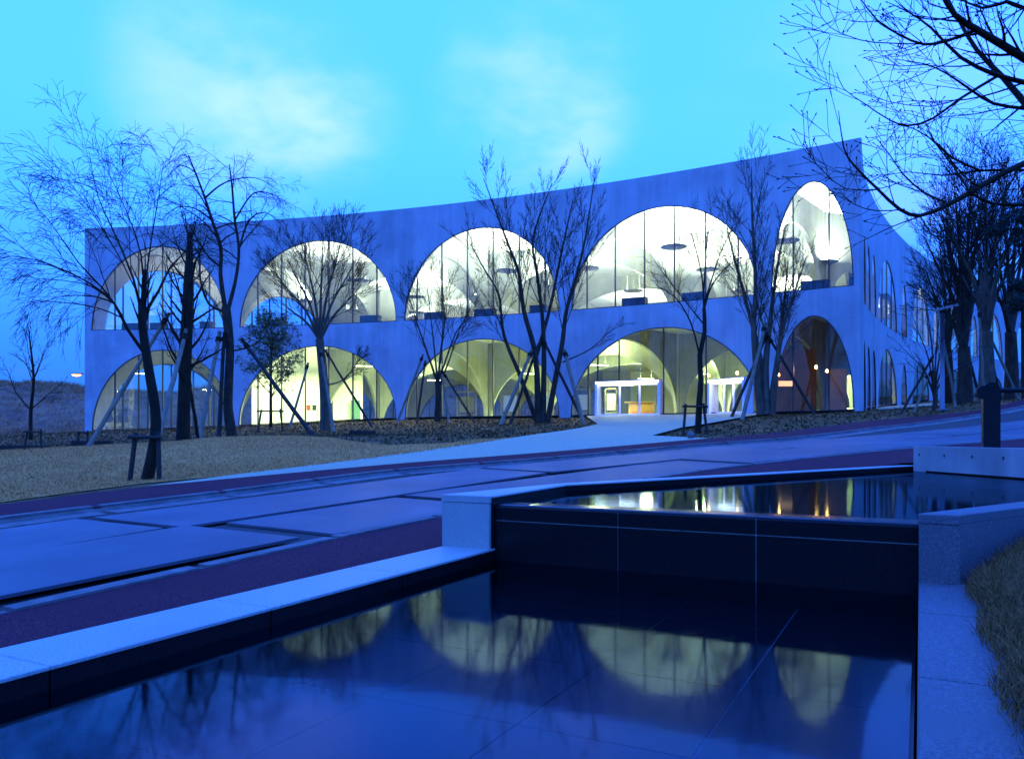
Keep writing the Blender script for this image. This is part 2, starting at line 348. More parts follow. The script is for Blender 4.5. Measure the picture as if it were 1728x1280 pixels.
def onT(x, y, zoff=0.0):                    # first hit of the photo ray with the terrain
    k = (x - CX) / F; g = CZ + (HZ - y) / F * _Ys - terr(k * _Ys, _Ys) - zoff
    i = np.where((g[:-1] > 0) & (g[1:] <= 0))[0]
    if len(i) == 0:
        j = int(np.argmin(np.abs(g))); Y = _Ys[j]
    else:
        j = i[0]; t = g[j] / (g[j] - g[j + 1]); Y = _Ys[j] + t * (_Ys[j + 1] - _Ys[j])
    return np.array([k * Y, Y, CZ + (HZ - y) / F * Y])
def resample(P, n):
    P = np.asarray(P, float); d = np.r_[0, np.cumsum(np.linalg.norm(np.diff(P, axis=0), axis=1))]
    t = np.linspace(0, d[-1], n); return np.stack([np.interp(t, d, P[:, k]) for k in range(P.shape[1])], 1)
def smooth_curve(P, n=120, it=30):
    Q = resample(P, n)
    for _ in range(it): Q[1:-1] = 0.5 * Q[1:-1] + 0.25 * (Q[:-2] + Q[2:])
    return Q
def inside(px, py, poly):
    r = np.zeros(len(px), bool); n = len(poly)
    for i in range(n):
        x0, y0 = poly[i]; x1, y1 = poly[(i + 1) % n]
        c = ((y0 > py) != (y1 > py)) & (px < (x1 - x0) * (py - y0) / (y1 - y0 + 1e-12) + x0); r ^= c
    return r
def drape(poly, off, step, zf=None):
    poly = [tuple(map(float, p[:2])) for p in poly]
    P = []
    for i in range(len(poly)):
        a, b = np.array(poly[i]), np.array(poly[(i + 1) % len(poly)]); k = max(1, int(np.linalg.norm(b - a) / step))
        for j in range(k): P.append(tuple(a + (b - a) * j / k))
    nb = len(P); A = np.array(P)
    gx = np.arange(A[:, 0].min(), A[:, 0].max(), step); gy = np.arange(A[:, 1].min(), A[:, 1].max(), step)
    G = np.array(np.meshgrid(gx, gy)).reshape(2, -1).T + step * 0.37
    G = G[inside(G[:, 0], G[:, 1], P)]
    vs = [Vector(p) for p in P] + [Vector(tuple(g)) for g in G]
    r = delaunay_2d_cdt(vs, [], [list(range(nb))], 1, 1e-5)
    V = np.array([tuple(p) for p in r[0]]); z = (zf or terr)(V[:, 0], V[:, 1]) + off
    return np.c_[V, z], [tuple(f) for f in r[2]]
def ladder(A, B, n, m, off, zf=None):
    A = resample(A, n); B = resample(B, n); t = np.linspace(0, 1, m + 1)
    V = (A[:, None, :2] * (1 - t)[None, :, None] + B[:, None, :2] * t[None, :, None]).reshape(-1, 2)
    z = (zf or terr)(V[:, 0], V[:, 1]) + off
    i = np.arange(n - 1)[:, None] * (m + 1); k = np.arange(m)[None, :]
    f = np.stack([i + k, i + k + 1, i + m + 2 + k, i + m + 1 + k], -1).reshape(-1, 4)
    return np.c_[V, z], f
# pool frame: u along the pool, v across it towards the road
_sn, _cs = math.sin(math.radians(27.56)), math.cos(math.radians(27.56))
def UV(u, v): return (u * _sn - v * _cs, u * _cs + v * _sn)

# ================================================================== SETTING: ground, road, pavements, pools
K1_px = [(0, 1039), (170, 999), (400, 949), (600, 903), (750, 873), (980, 829), (1200, 793), (1380, 773), (1540, 757.6)]
K2_px = [(0, 880), (200, 856), (400, 832), (600, 804), (700, 793), (850, 783), (1013, 768.5), (1200, 750.6), (1300, 745), (1475, 724), (1600, 709), (1728, 687)]
K3_px = [(0, 855.6), (140, 837), (279, 820), (500, 800), (600, 790.7), (700, 782), (850, 771), (1013, 757.5), (1200, 741), (1300, 733), (1444, 713), (1560, 703), (1655, 693.5), (1728, 675)]
def ground_curve(px, left, right, it=6):
    P = [np.array([*l]) for l in left] + [onT(*p)[:2] for p in px] + [np.array([*r]) for r in right]
    return smooth_curve(np.array(P), 160, it)
K1 = ground_curve(K1_px, [(-9.5, -6), (-5.6, 0.2)], [(11.0, 16.9), (18, 20.5), (30, 26)])
K2 = ground_curve(K2_px, [(-13, -4), (-9.5, 2.5)], [(26, 32), (36, 38)])
K3 = ground_curve(K3_px, [(-15, -3), (-11, 3.2)], [(26.5, 35), (36, 41)])

pool_dip = [UV(-3, 3.55), UV(5.6, 3.45), (0.4, 7.6), (6.2, 12.3), (7.0, 7.0), (5, 4.6), UV(5.6, -0.6), UV(-3, -0.45)]
def ground_sheet():
    near = np.arange(-8, 14, 0.5); mid_l = np.arange(-64, -8, 2.0); mid_r = np.arange(14, 64, 2.0)
    far = np.array([70, 80, 95, 120, 160, 230, 350, 600, 1100, 2200, 4000])
    gx = np.r_[-far[::-1], mid_l, near, mid_r, far]; gy = np.r_[-far[::-1], np.arange(-64, -4, 4.0), np.arange(-4, 20, 0.5), np.arange(20, 64, 1.5), far]
    X, Y = np.meshgrid(gx, gy); Z = terr(X, Y) - 0.07
    ins = inside(X.ravel(), Y.ravel(), pool_dip).reshape(X.shape); Z[ins] = np.minimum(Z[ins], -1.0)
    nx = len(gx); i = np.arange(len(gy) - 1)[:, None] * nx; k = np.arange(nx - 1)[None, :]
    f = np.stack([i + k, i + k + 1, i + nx + k + 1, i + nx + k], -1).reshape(-1, 4)
    return np.c_[X.ravel(), Y.ravel(), Z.ravel()], f
struct('ground', ground_sheet(), M['soil'], True)
struct('road', ladder(K1, K2, 160, 8, -0.035), M['road'], True)
struct('far_pavement', ladder(K2, K3, 160, 3, 0.035), M['sidewalk'], True)
# near pavement: from the pool copings to the road
cop_u = np.linspace(-4, 5.09, 30)
KB = [UV(u, 3.205) for u in cop_u] + [(-0.50, 5.93), (0.42, 7.28), (2.4, 8.93), (6.0, 11.93), (6.6, 11.2), (12, 10), (26, 14)]
struct('near_pavement', ladder(np.array(KB), K1, 160, 5, 0.012), M['sidewalk'], True)

def along_strip(C, o0, o1, z0, z1, n0, n1):      # block along a curve between side offsets, between sample indices
    Q = C[n0:n1 + 1]; T = np.gradient(Q, axis=0); T /= np.linalg.norm(T, axis=1)[:, None]; Nn = np.c_[-T[:, 1], T[:, 0]]
    A = Q + Nn * o0; B = Q + Nn * o1; m = len(Q)
    za = terr(A[:, 0], A[:, 1]); zb = terr(B[:, 0], B[:, 1])
    V = np.concatenate([np.c_[A, za + z0], np.c_[B, zb + z0], np.c_[B, zb + z1], np.c_[A, za + z1]])
    f = []
    for i in range(m - 1):
        for a, b in ((0, 1), (1, 2), (2, 3), (3, 0)): f.append((a * m + i, b * m + i, b * m + i + 1, a * m + i + 1))
    f += [(0, 3 * m, 2 * m, m), (m - 1, 2 * m - 1, 3 * m - 1, 4 * m - 1)]
    return V, f
kerbroot = struct('far_kerb', along_strip(K2, -0.04, 0.10, -0.2, 0.02, 0, 159), M['kerb'], True)
# kerb stones and gutter slabs, one by one along the stretch in view
for i in range(6, 146, 4):
    o = obj('kerb_stone', along_strip(resample(K2, 640), 0.003, 0.13, -0.15, 0.055, i * 4, i * 4 + 15), M['kerb'], kerbroot)
    o = obj('gutter_slab', along_strip(resample(K2, 640), -0.40, -0.004, -0.15, -0.012, i * 4, i * 4 + 15), M['kerb'], kerbroot)
nk = struct('near_kerb', along_strip(K1, 0.005, 0.10, -0.2, 0.006, 0, 159), M['kerb'], True)
for i in range(6, 130, 4):
    obj('kerb_stone', along_strip(resample(K1, 640), -0.02, 0.115, -0.15, 0.028, i * 4, i * 4 + 15), M['kerb'], nk)

# steel road plates
def plate_poly(C, s0, s1, o0, o1, tw):
    n = len(C)
    def pt(s, o):
        i = min(n - 2, max(1, int(s * (n - 1)))); T = C[i + 1] - C[i - 1]; T = T / np.linalg.norm(T); return C[i] + np.array([-T[1], T[0]]) * o
    return [pt(s0, o0 + tw), pt(s1, o0 - tw), pt(s1, o1 - tw), pt(s0, o1 + tw)]
RC = resample(K1, 800); dRC = np.r_[0, np.cumsum(np.linalg.norm(np.diff(RC, axis=0), axis=1))]; LRC = dRC[-1]
def place_plate(d0, ln, o0, o1, tw, lift, label):
    poly = plate_poly(RC, d0 / LRC, (d0 + ln) / LRC, o0, o1, tw)
    # subdivide lengthwise so that the plate bends with the road
    a, b, c, d = [np.array(p) for p in poly]; n = 8
    A = [a + (b - a) * i / n for i in range(n + 1)]; B = [d + (c - d) * i / n for i in range(n + 1)]
    V = []; f = []
    for p, q in zip(A, B):
        for r in (p, q):
            z = tz(*r) + lift; V += [(r[0], r[1], z), (r[0], r[1], z + 0.024)]
    for i in range(n):
        k = i * 4; f += [(k + 1, k + 5, k + 7, k + 3), (k, k + 2, k + 6, k + 4), (k, k + 4, k + 5, k + 1), (k + 2, k + 3, k + 7, k + 6)]
    f += [(0, 1, 3, 2), (4 * n, 4 * n + 2, 4 * n + 3, 4 * n + 1)]
    tag(obj('steel_road_plate', (V, f), M['plate']), label, 'steel plate', 'steel plates laid over the road')
i0 = float(np.interp(0, RC[:, 0] - K1[30, 0], dRC)) if False else 0.0
dA = dRC[np.argmin(np.linalg.norm(RC - onT(0, 1039)[:2], axis=1))]
row_a = [(-2.2, 4.7, .46, 2.10, 0.17, .006), (2.9, 2.2, .25, 1.86, 0.04, -.028), (5.3, 5.4, .24, 1.95, 0.0, -.026), (10.8, 5.6, .28, 1.9, -0.02, -.006), (16.5, 5.8, .30, 1.9, 0.02, -.01), (22.4, 6.0, .3, 1.9, 0, -.01)]
row_b = [(-3.4, 5.8, 2.12, 3.75, 0.05, -.004), (2.5, 5.6, 2.02, 3.70, -0.02, -.012), (8.2, 5.8, 1.99, 3.66, 0.03, -.008), (14.1, 5.6, 1.95, 3.6, 0.0, -.014), (19.8, 6.2, 1.95, 3.6, 0, -.012)]
la = ['nearest steel road plate with raised edge at the left frame edge', 'small pointed steel plate lying beside the near kerb at left', 'long steel plate along the near kerb left of the granite block', 'steel plate of the near lane behind the granite block', 'steel plate of the near lane beyond the upper pool', 'steel plate of the near lane behind the black rail post']
lb = ['steel plate of the far lane at the left frame edge', 'steel plate of the far lane below the leaning tree', 'steel plate of the far lane in the middle of the road', 'steel plate of the far lane below the entrance path', 'steel plate of the far lane climbing to the right']
for p, l in zip(row_a, la): place_plate(dA + p[0], *p[1:], l)
for p, l in zip(row_b, lb): place_plate(dA + p[0], *p[1:], l)

# path and lawns beyond the road
path_px_top = [(243, 823), (420, 800), (600, 777.7), (700, 764.5), (800, 750), (883, 737), (960, 726), (1009, 716)]
front_edge = [(onA(x), float(fA(onA(x))) + 0.3) for x in (990, 1060, 1150, 1230, 1290)]
P = [onT(x, y)[:2] for x, y in path_px_top]
path_poly = P + [(onA(985), float(fA(onA(985))) - 2.2)] + front_edge + [(onA(1290), float(fA(onA(1290))) - 1.5)] + [onT(1150, 722)[:2], onT(1100, 736)[:2], onT(1150, 743)[:2]]
k3 = resample(K3, 400); i_a = int(np.argmin(np.linalg.norm(k3 - onT(1200, 741)[:2], axis=1))); i_b = int(np.argmin(np.linalg.norm(k3 - onT(235, 825)[:2], axis=1)))
path_poly = path_poly[:-1] + [tuple(p) for p in k3[i_a:i_b:-6]]
struct('path', drape(path_poly, 0.030, 0.8), M['path'], True)
side_path = [(18.9, 40.2), (20.2, 43), (23.2, 50), (26.5, 55.5), (29, 54), (25.5, 46), (22.5, 40.5), (20.5, 37.6), (19.2, 38.2)]
struct('side_path', drape(side_path, 0.012, 0.8), M['path'], True)
# left lawn mound
lawn_top = [(0, 756), (60, 755), (140, 753), (230, 748), (300, 744.5), (360, 738), (430, 736), (500, 735.5), (560, 739), (600, 746), (660, 752), (760, 748), (800, 742)]
lawn_low = [(883, 738.5), (800, 752), (700, 767), (600, 780), (420, 801), (300, 812), (243, 817), (120, 833), (0, 850)]
def tops(px):
    r = []
    for x, y in px:
        p = onT(x, y); r.append((p[0], min(p[1], 30.0)))
    return r
lawn_poly = [(-26, 24), (-20, 25.5)] + [(x, min(y, 27.0)) for x, y in tops(lawn_top[:9])] + [(x, min(y, 26)) for x, y in tops(lawn_top[9:])] + [tuple(onT(x, y)[:2]) for x, y in lawn_low] + [(-12.5, 5.6), (-30, 2)]
edge_poly = lawn_poly[:-10] + [tuple(onT(x, y)[:2]) for x, y in ((883, 738.5), (800, 752), (700, 767), (600, 780), (420, 802), (243, 823.5), (120, 840.5), (0, 857.5))] + [(-11.6, 4.4), (-30, 1)]
struct('lawn_edge', drape(edge_poly, 0.008, 0.7), M['soil'], True)
struct('lawn', drape(lawn_poly, 0.022, 0.7), M['lawn'], True)
bed_right = [onT(1066, 736)[:2], onT(1092, 723)[:2], onT(1155, 711)[:2], (onA(1215), float(fA(onA(1215))) - 2.2), (onA(1300), float(fA(onA(1300))) - 0.5), (onA(1450), float(fA(onA(1450))) - 0.5), (20.2, 37.4), (26, 37)]
bed_right = [tuple(p) for p in bed_right] + [tuple(p + np.array([-0.1, 0.12])) for p in k3[i_a + 150:i_a + 4:-6]] + [tuple(onT(1120, 744)[:2]), tuple(onT(1080, 742)[:2])]

# ------------------------------------------------------------------ pools
Z_LOW, Z_KERB, Z_UP, Z_TOP = 0.081, 0.167, 0.486, 0.556
UE = 5.09                                      # plane of the cascade wall
# lower pool floor of dark slabs with pale joints
struct_floor = struct('lower_pool_floor', MB().prism([UV(-2.2, 2.80), UV(-2.2, 0.02), UV(UE - .01, 0.02), UV(UE - .01, 2.80)], -0.42, -0.068).vf, M['grout'])
for i, u in enumerate(np.arange(-2.18, UE - .1, 0.79)):
    for j, v in enumerate(np.arange(0.02, 2.8, 0.65)):
        u1 = min(u + 0.783, UE - .012); v1 = min(v + 0.643, 2.80)
        if v1 - v < .1 or u1 - u < .1: continue
        h = -0.06 + random.uniform(-.001, .001)
        obj('floor_slab', MB().prism([UV(u, v), UV(u, v1), UV(u1, v1), UV(u1, v)], -0.2, h).vf, M['black_stone'], struct_floor)
struct('lower_water', ([(*UV(-2.2, 2.79), Z_LOW), (*UV(-2.2, 0.03), Z_LOW), (*UV(UE - .02, 0.03), Z_LOW), (*UV(UE - .02, 2.79), Z_LOW)], [(0, 1, 2, 3)]), M['lower_water'])
# left side wall of the lower pool, coping stones on it
lw = struct('lower_pool_left_wall', MB().prism([UV(-2.2, 2.815), UV(-2.2, 3.19), UV(UE, 3.19), UV(UE, 2.815)], -0.4, Z_KERB - 0.016).vf, M['black_stone'])
edges = [-2.25, -1.5, -0.44, 0.65, 1.74, 2.83, 3.92, UE - 0.004]
for a, b in zip(edges, edges[1:]):
    obj('coping_stone', MB().prism([UV(a + .003, 2.795), UV(b - .003, 2.795), UV(b - .003, 3.205), UV(a + .003, 3.205)], Z_KERB - 0.015, Z_KERB, 0.004).vf, M['granite'], lw)
for a, b in zip(edges, edges[1:]):
    obj('lining_panel', MB().prism([UV(a + .004, 2.80), UV(b - .004, 2.80), UV(b - .004, 2.815), UV(a + .004, 2.815)], -0.4, Z_KERB - 0.017).vf, M['black_stone'], lw)
rw = struct('lower_pool_right_wall', MB().prism([UV(-2.2, 0.0), UV(-2.2, -0.36), UV(UE, -0.36), UV(UE, 0.0)], -0.4, Z_KERB - 0.052).vf, M['black_stone'])
edges = [-2.25, -1.15, -0.1, 0.95, 2.0, 3.05, 4.17, UE - 0.004]
for a, b in zip(edges, edges[1:]):
    obj('coping_stone', MB().prism([UV(a + .003, 0.008), UV(b - .003, 0.008), UV(b - .003, -0.37), UV(a + .003, -0.37)], Z_KERB - 0.052, Z_KERB, 0.006).vf, M['granite_shaded'], rw)
struct('lower_pool_rear_wall', MB().prism([UV(-2.21, 3.19), UV(-2.21, -0.36), UV(-2.5, -0.36), UV(-2.5, 3.19)], -0.4, Z_KERB - 0.06).vf, M['black_stone'])
# cascade wall between the pools: black stone panels with pale joints, rounded weir on top
cw = struct('cascade_wall', MB().prism([UV(UE + .012, 2.80), UV(UE + .012, 0.0), UV(UE + .22, 0.0), UV(UE + .22, 2.80)], -0.4, Z_UP - 0.012).vf, M['grout'])
vs = [0.005, 0.92, 1.84, 2.735, 2.80]
for a, b in zip(vs, vs[1:]):
    g = 0.0035
    obj('wall_panel', MB().prism([UV(UE, a + g), UV(UE, b - g), UV(UE + .02, b - g), UV(UE + .02, a + g)], -0.4, 0.370, 0.0).vf, M['black_stone'], cw)
    prof = [(0.0, .378), (0.0, .470), (.012, .487), (.035, .4935), (.23, .4935), (.23, .378)]
    V = [(*UV(UE + p, a + g), z) for p, z in prof] + [(*UV(UE + p, b - g), z) for p, z in prof]; n = len(prof)
    obj('weir_stone', (V, [tuple(range(n)), tuple(range(2 * n - 1, n - 1, -1))] + [(i, n + i, n + (i + 1) % n, (i + 1) % n) for i in range(n)]), M['black_stone'], cw)
# upper pool
up_poly = [UV(UE + .1, 2.80), (0.52, 7.17), (5.90, 11.65), (5.86, 11.30), (6.12, 7.3), UV(UE + .12, 0.02)]
struct('upper_pool_floor', MB().prism(up_poly, -0.3, Z_UP - 0.14).vf, M['black_stone'])
struct('upper_water', ([(*p, Z_UP + 0.004) for p in [UV(UE + .03, 2.795), *up_poly[1:5], UV(UE + .03, 0.01)]], [(0, 1, 2, 3, 4, 5)]), M['upper_water'])
def kerb_run(name, inner, outer, ztop, m_body, m_cap, step, th=0.052):
    r = struct(name, MB().prism(list(inner) + list(outer)[::-1], -0.4, ztop - th - .002).vf, m_body)
    for k in range(len(inner) - 1):
        a0, a1, b0, b1 = [np.array(p) for p in (inner[k], inner[k + 1], outer[k], outer[k + 1])]
        n = max(1, round(np.linalg.norm(a1 - a0) / step))
        for i in range(n):
            t0, t1 = (i + .002) / n, (i + .998) / n
            obj('coping_stone', MB().prism([tuple(a0 + (a1 - a0) * t0), tuple(a0 + (a1 - a0) * t1), tuple(b0 + (b1 - b0) * t1), tuple(b0 + (b1 - b0) * t0)], ztop - th, ztop, min(.006, th * .4)).vf, m_cap, r)
    return r
fw = kerb_run('upper_pool_far_wall', [UV(UE - .035, 2.80), (0.50, 7.16), (6.08, 11.80)], [UV(UE - .035, 3.215), (0.42, 7.30), (5.98, 11.95)], Z_TOP, M['black_stone'], M['granite'], 1.2, 0.014)
nw = kerb_run('upper_pool_near_wall', [UV(UE - .035, 0.008), (6.1, 7.22)], [UV(UE - .035, -0.19), (6.25, 7.02)], Z_TOP, M['granite_shaded'], M['granite_shaded'], 1.3)
# granite facing on the ends of both upper walls
for par, v0, v1, mt in ((fw, 2.812, 3.222, 'granite'), (nw, -0.197, 0.006, 'granite_shaded')):
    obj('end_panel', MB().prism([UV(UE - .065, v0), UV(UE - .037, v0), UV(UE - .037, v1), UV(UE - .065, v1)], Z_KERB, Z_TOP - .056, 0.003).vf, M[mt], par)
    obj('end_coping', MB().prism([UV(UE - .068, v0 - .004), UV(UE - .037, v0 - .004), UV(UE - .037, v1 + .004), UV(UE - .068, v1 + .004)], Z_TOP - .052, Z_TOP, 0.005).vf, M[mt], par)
# board-cast concrete wall with tie holes
WA, WB = np.array([5.83, 11.36]), np.array([6.17, 7.05])
wd = (WB - WA) / np.linalg.norm(WB - WA); wn = np.array([-wd[1], wd[0]]);
if wn[0] < 0: wn = -wn
wl = empty('concrete_wall', (WA[0], WA[1], 0), 'low fair faced concrete wall with tie holes behind the upper pool', 'wall')
def cwall():
    mb = MB(); L = np.linalg.norm(WB - WA); zt = 0.85; th = 0.2
    holes = [0.14 + 0.57 * i for i in range(8)]; hz, hr = 0.725, 0.025
    # front face with recessed round holes: cells with an octagonal opening
    xs = [0] + [h + 0.285 for h in holes[:-1]] + [L]
    def P3(s, o, z): p = WA + wd * s + wn * o; return (p[0], p[1], z)
    zl, zh = 0.58, 0.84
    for i, h in enumerate(holes):
        a, b = xs[i], xs[i + 1]
        n = 8; ang = [math.radians(22.5 + 45 * k) for k in range(n)]
        rim = [P3(h + hr * math.cos(t), 0, hz + hr * math.sin(t)) for t in ang]; back = [P3(h + hr * math.cos(t), 0.03, hz + hr * math.sin(t)) for t in ang]
        corners = [P3(b, 0, zh), P3(a, 0, zh), P3(a, 0, zl), P3(b, 0, zl)]
        base = len(mb.v); mb.v += rim + back + corners
        R = lambda k: base + k % n; C = lambda k: base + 16 + k % 4
        mb.f += [(C(0), C(1), R(2), R(1), ), (C(1), C(2), R(4), R(3)), (C(2), C(3), R(6), R(5)), (C(3), C(0), R(0), R(7)), (C(0), R(1), R(0)), (C(1), R(3), R(2)), (C(2), R(5), R(4)), (C(3), R(7), R(6))]
        mb.f += [(R(k), R(k + 1), base + 8 + (k + 1) % n, base + 8 + k) for k in range(n)] + [tuple(base + 8 + k for k in range(n))]
    for z0, z1 in ((-0.3, zl), (zh, zt)): mb.add([P3(0, 0, z0), P3(L, 0, z0), P3(L, 0, z1), P3(0, 0, z1)], [(0, 1, 2, 3)])
    mb.add([P3(0, 0, -.3), P3(0, th, -.3), P3(0, th, zt), P3(0, 0, zt), P3(L, 0, -.3), P3(L, th, -.3), P3(L, th, zt), P3(L, 0, zt)], [(0, 1, 2, 3), (4, 7, 6, 5), (1, 5, 6, 2), (3, 2, 6, 7)])
    return mb.vf
obj('wall_body', cwall(), M['cast'], wl)
obj('tide_mark', MB().prism([tuple(WA + wd * .3 - wn * .004), tuple(WB - wn * .004), tuple(WB + wn * .02), tuple(WA + wd * .3 + wn * .02)], 0.44, lambda x, y: 0.505 + 0.008 * math.sin(x * 91 + y * 7)).vf, M['black_stone'], wl)
gp = [tuple(WA + wn * .2 + wd * .0), tuple(WB + wn * .2), tuple(WB + wn * 1.6), tuple(WA + wn * 1.1 + wd * .6)]
struct('gravel_strip', MB().prism(gp, 0.1, 0.835).vf, mat('gravel', (0.25, 0.24, 0.2), (0.1, 0.095, 0.08), 25, 0.9, 0.9, 40))
# black rail post
pc = WA + wd * 1.35 + wn * 0.55; k = (1672 - CX) / F; Yp = 10.35; pc = np.array([k * Yp, Yp])
rp = empty('rail_post', (pc[0], pc[1], 0.835), 'black steel rail post with a rounded head on the concrete wall', 'railing')
rd = np.array([0.85, -0.52]); rn = np.array([0.52, 0.85])
def slab_round(c, ax, w, h0, h1, th):
    # flat bar post with a half round head in the plane (ax, z)
    prof = [(-w, h0), (w, h0), (w, h1 - w)] + [(w * math.cos(t), h1 - w + w * math.sin(t)) for t in np.linspace(0.25, math.pi - .25, 9)] + [(-w, h1 - w)]
    nx = np.array([-ax[1], ax[0]]); n = len(prof)
    V = [(*(c + ax * a - nx * th), z) for a, z in prof] + [(*(c + ax * a + nx * th), z) for a, z in prof]
    return V, [tuple(range(n - 1, -1, -1)), tuple(range(n, 2 * n))] + [(i, (i + 1) % n, n + (i + 1) % n, n + i) for i in range(n)]
obj('post', slab_round(pc, np.array([0.93, -0.37]), 0.098, 0.80, 1.705, 0.075), M['black_steel'], rp)
mb = MB(); c0 = np.array([*(pc + np.array([-0.93, .37]) * 0.07), 1.575])
mb.tube([c0 + np.array([-.055, -.07, 0]), c0 + np.array([-.055, -.07, 0]) + np.array([0.03, .09, 0])], 0.085, 18); obj('end_cap', mb.vf, M['black_steel'], rp)
mb = MB(); c1 = np.array([*pc, 1.60]); mb.tube([c1, c1 + np.array([2.6, -0.55, -.02])], 0.034, 10); obj('rail', mb.vf, M['black_steel'], rp)
# grass bank on the right of the lower pool
def bank_z(X, Y):
    u = X * _sn + Y * _cs; v = -X * _cs + Y * _sn; d = np.clip(-v - 0.17, 0, None)
    return 0.125 + 0.42 * (1 - np.exp(-d / 0.45)) + 0.05 * np.clip(d - 0.5, 0, 4) + 0.03 * np.sin(u * 5 + v * 9) * np.clip(d * 3, 0, 1) + np.clip(u - 5.2, 0, 1) * .05
bank_poly = [UV(-2.2, -0.30)] + [UV(u, -0.285 + 0.012 * math.sin(u * 9)) for u in np.linspace(-2, 4.4, 14)] + [UV(UE - .06, -0.21), (6.3, 7.0), (14, 7.4), (14, -3)]
struct('grass_bank', drape(bank_poly, 0.0, 0.22, bank_z), M['bank'], True)

def blades(XY, Z, hmin, hmax, wmin, wmax, lean):
    n = len(XY); a = rng.uniform(0, 2 * np.pi, n); h = rng.uniform(hmin, hmax, n); w = rng.uniform(wmin, wmax, n); l = rng.uniform(0.2, 1, n) * lean * h
    la = rng.uniform(0, 2 * np.pi, n); B = np.c_[XY, Z]
    side = np.c_[np.cos(a), np.sin(a), 0 * a]; ld = np.c_[np.cos(la), np.sin(la), 0 * la]
    up = np.array([0, 0, 1.0])
    p0 = B - side * w[:, None]; p1 = B + side * w[:, None]; mid = B + up * (h * .6)[:, None] + ld * (l * .4)[:, None]
    p2 = mid - side * (w * .7)[:, None]; p3 = mid + side * (w * .7)[:, None]; p4 = B + up * h[:, None] * .92 + ld * l[:, None]
    V = np.stack([p0, p1, p2, p3, p4], 1).reshape(-1, 3); b = (np.arange(n) * 5)[:, None]
    f = [tuple(x) for x in (b + np.array([[0, 1, 3, 2]])).tolist()] + [tuple(x) for x in (b + np.array([[2, 3, 4]])).tolist()]
    return V, f
n = 52000
u = rng.uniform(1.0, 8.0, n); v = -0.27 - rng.power(0.75, n) * 2.6 * 1.0
v = -0.27 - rng.random(n) ** 1.5 * 2.8
XY = np.array([UV(a, b) for a, b in zip(u, v)]); keep = inside(XY[:, 0], XY[:, 1], bank_poly)
# extra tufts spilling over the coping edge
u2 = rng.uniform(1.0, UE - .05, 5000); v2 = -0.235 - rng.random(5000) * 0.09 + 0.015 * np.sin(u2 * 7) + rng.normal(0, .012, 5000); XY2 = np.array([UV(a, b) for a, b in zip(u2, v2)])
XY = np.r_[XY[keep], XY2]; Zb = np.maximum(bank_z(XY[:, 0], XY[:, 1]), 0.12)
struct('dry_grass', blades(XY, Zb, 0.025, 0.075, 0.0010, 0.0026, 1.1), M['bank_straw'], label='dry straw coloured grass on the bank beside the right coping', kind='stuff')
# short dry turf on the mound
xs = rng.uniform(-16, 3, 90000); ys = rng.uniform(8, 27, 90000); w = rng.random(90000) < np.clip(1.25 - (ys - 8) / 22, .15, 1)
xs, ys = xs[w], ys[w]; kp = inside(xs, ys, lawn_poly); xs, ys = xs[kp], ys[kp]
struct('lawn_turf', blades(np.c_[xs, ys], terr(xs, ys) + 0.02, 0.02, 0.055, 0.003, 0.007, 1.3), M['straw'], label='short dry turf covering the mound left of the path', kind='stuff')
# mulch clods on the planting beds
nb = 26000
xs = rng.uniform(-30, 22, nb); ys = rng.uniform(20, 56, nb); kp = (ys < fA(xs) - 0.4) & ~inside(xs, ys, [tuple(p) for p in path_poly]) & ~inside(xs, ys, lawn_poly)
k3y = np.interp(xs, K3[:, 0], K3[:, 1]); kp &= ys > k3y + 0.4
xs, ys = xs[kp], ys[kp]
struct('mulch', blades(np.c_[xs, ys], terr(xs, ys) - 0.075, 0.04, 0.12, 0.02, 0.05, 1.6), M['soil'], label='rough brown mulch on the planting beds before the building', kind='stuff')

# ================================================================== BUILDING
class Curve:
    def __init__(s, P):
        s.P = np.asarray(P, float); s.d = np.r_[0, np.cumsum(np.linalg.norm(np.diff(s.P, axis=0), axis=1))]; s.L = s.d[-1]
        s.T = np.gradient(s.P, axis=0); s.T /= np.linalg.norm(s.T, axis=1)[:, None]
    def p(s, t): return np.array([np.interp(t, s.d, s.P[:, 0]), np.interp(t, s.d, s.P[:, 1])]).T
    def n(s, t):                               # left-hand normal of the travel direction
        tx = np.interp(t, s.d, s.T[:, 0]); ty = np.interp(t, s.d, s.T[:, 1]); return np.array([-ty, tx]).T
    def at_px(s, x):
        k = (x - CX) / F; g = s.P[:, 0] - k * s.P[:, 1]; i = np.where(np.sign(g[:-1]) != np.sign(g[1:]))[0]
        j = i[0] if len(i) else int(np.argmin(np.abs(g))); j = min(j, len(g) - 2)
        t = g[j] / (g[j] - g[j + 1] + 1e-12); return s.d[j] + min(max(t, 0), 1) * (s.d[j + 1] - s.d[j])
XL, XR = onA(143), onA(1453)
ax = np.linspace(XL, XR, 160); cA = Curve(np.c_[ax, fA(ax)])          # left to right; left-hand normal points inwards
cornL, cornR = cA.P[0], cA.P[-1]
cB = Curve(smooth_curve(np.array([cornR, (21.3, 47.3), (24.7, 53.0), (28.6, 58.8), (33, 64.7), (37.5, 70), (43, 75.5), (49, 80.5), (55.5, 85.2), (62, 89.4)]), 240, 60))
cL = Curve(resample(np.array([(-13.0, 96.0), cornL]), 60))           # left wall, travelling towards the front corner
cK = Curve(resample(np.array([cB.P[-1], (20, 90), (-13.0, 96.0)]), 80))
TH = 0.34
def zfloor(X, Y): return terr(X, Y) + 0.06
def ell(t): return np.sqrt(np.clip(1 - t * t, 0, 1))
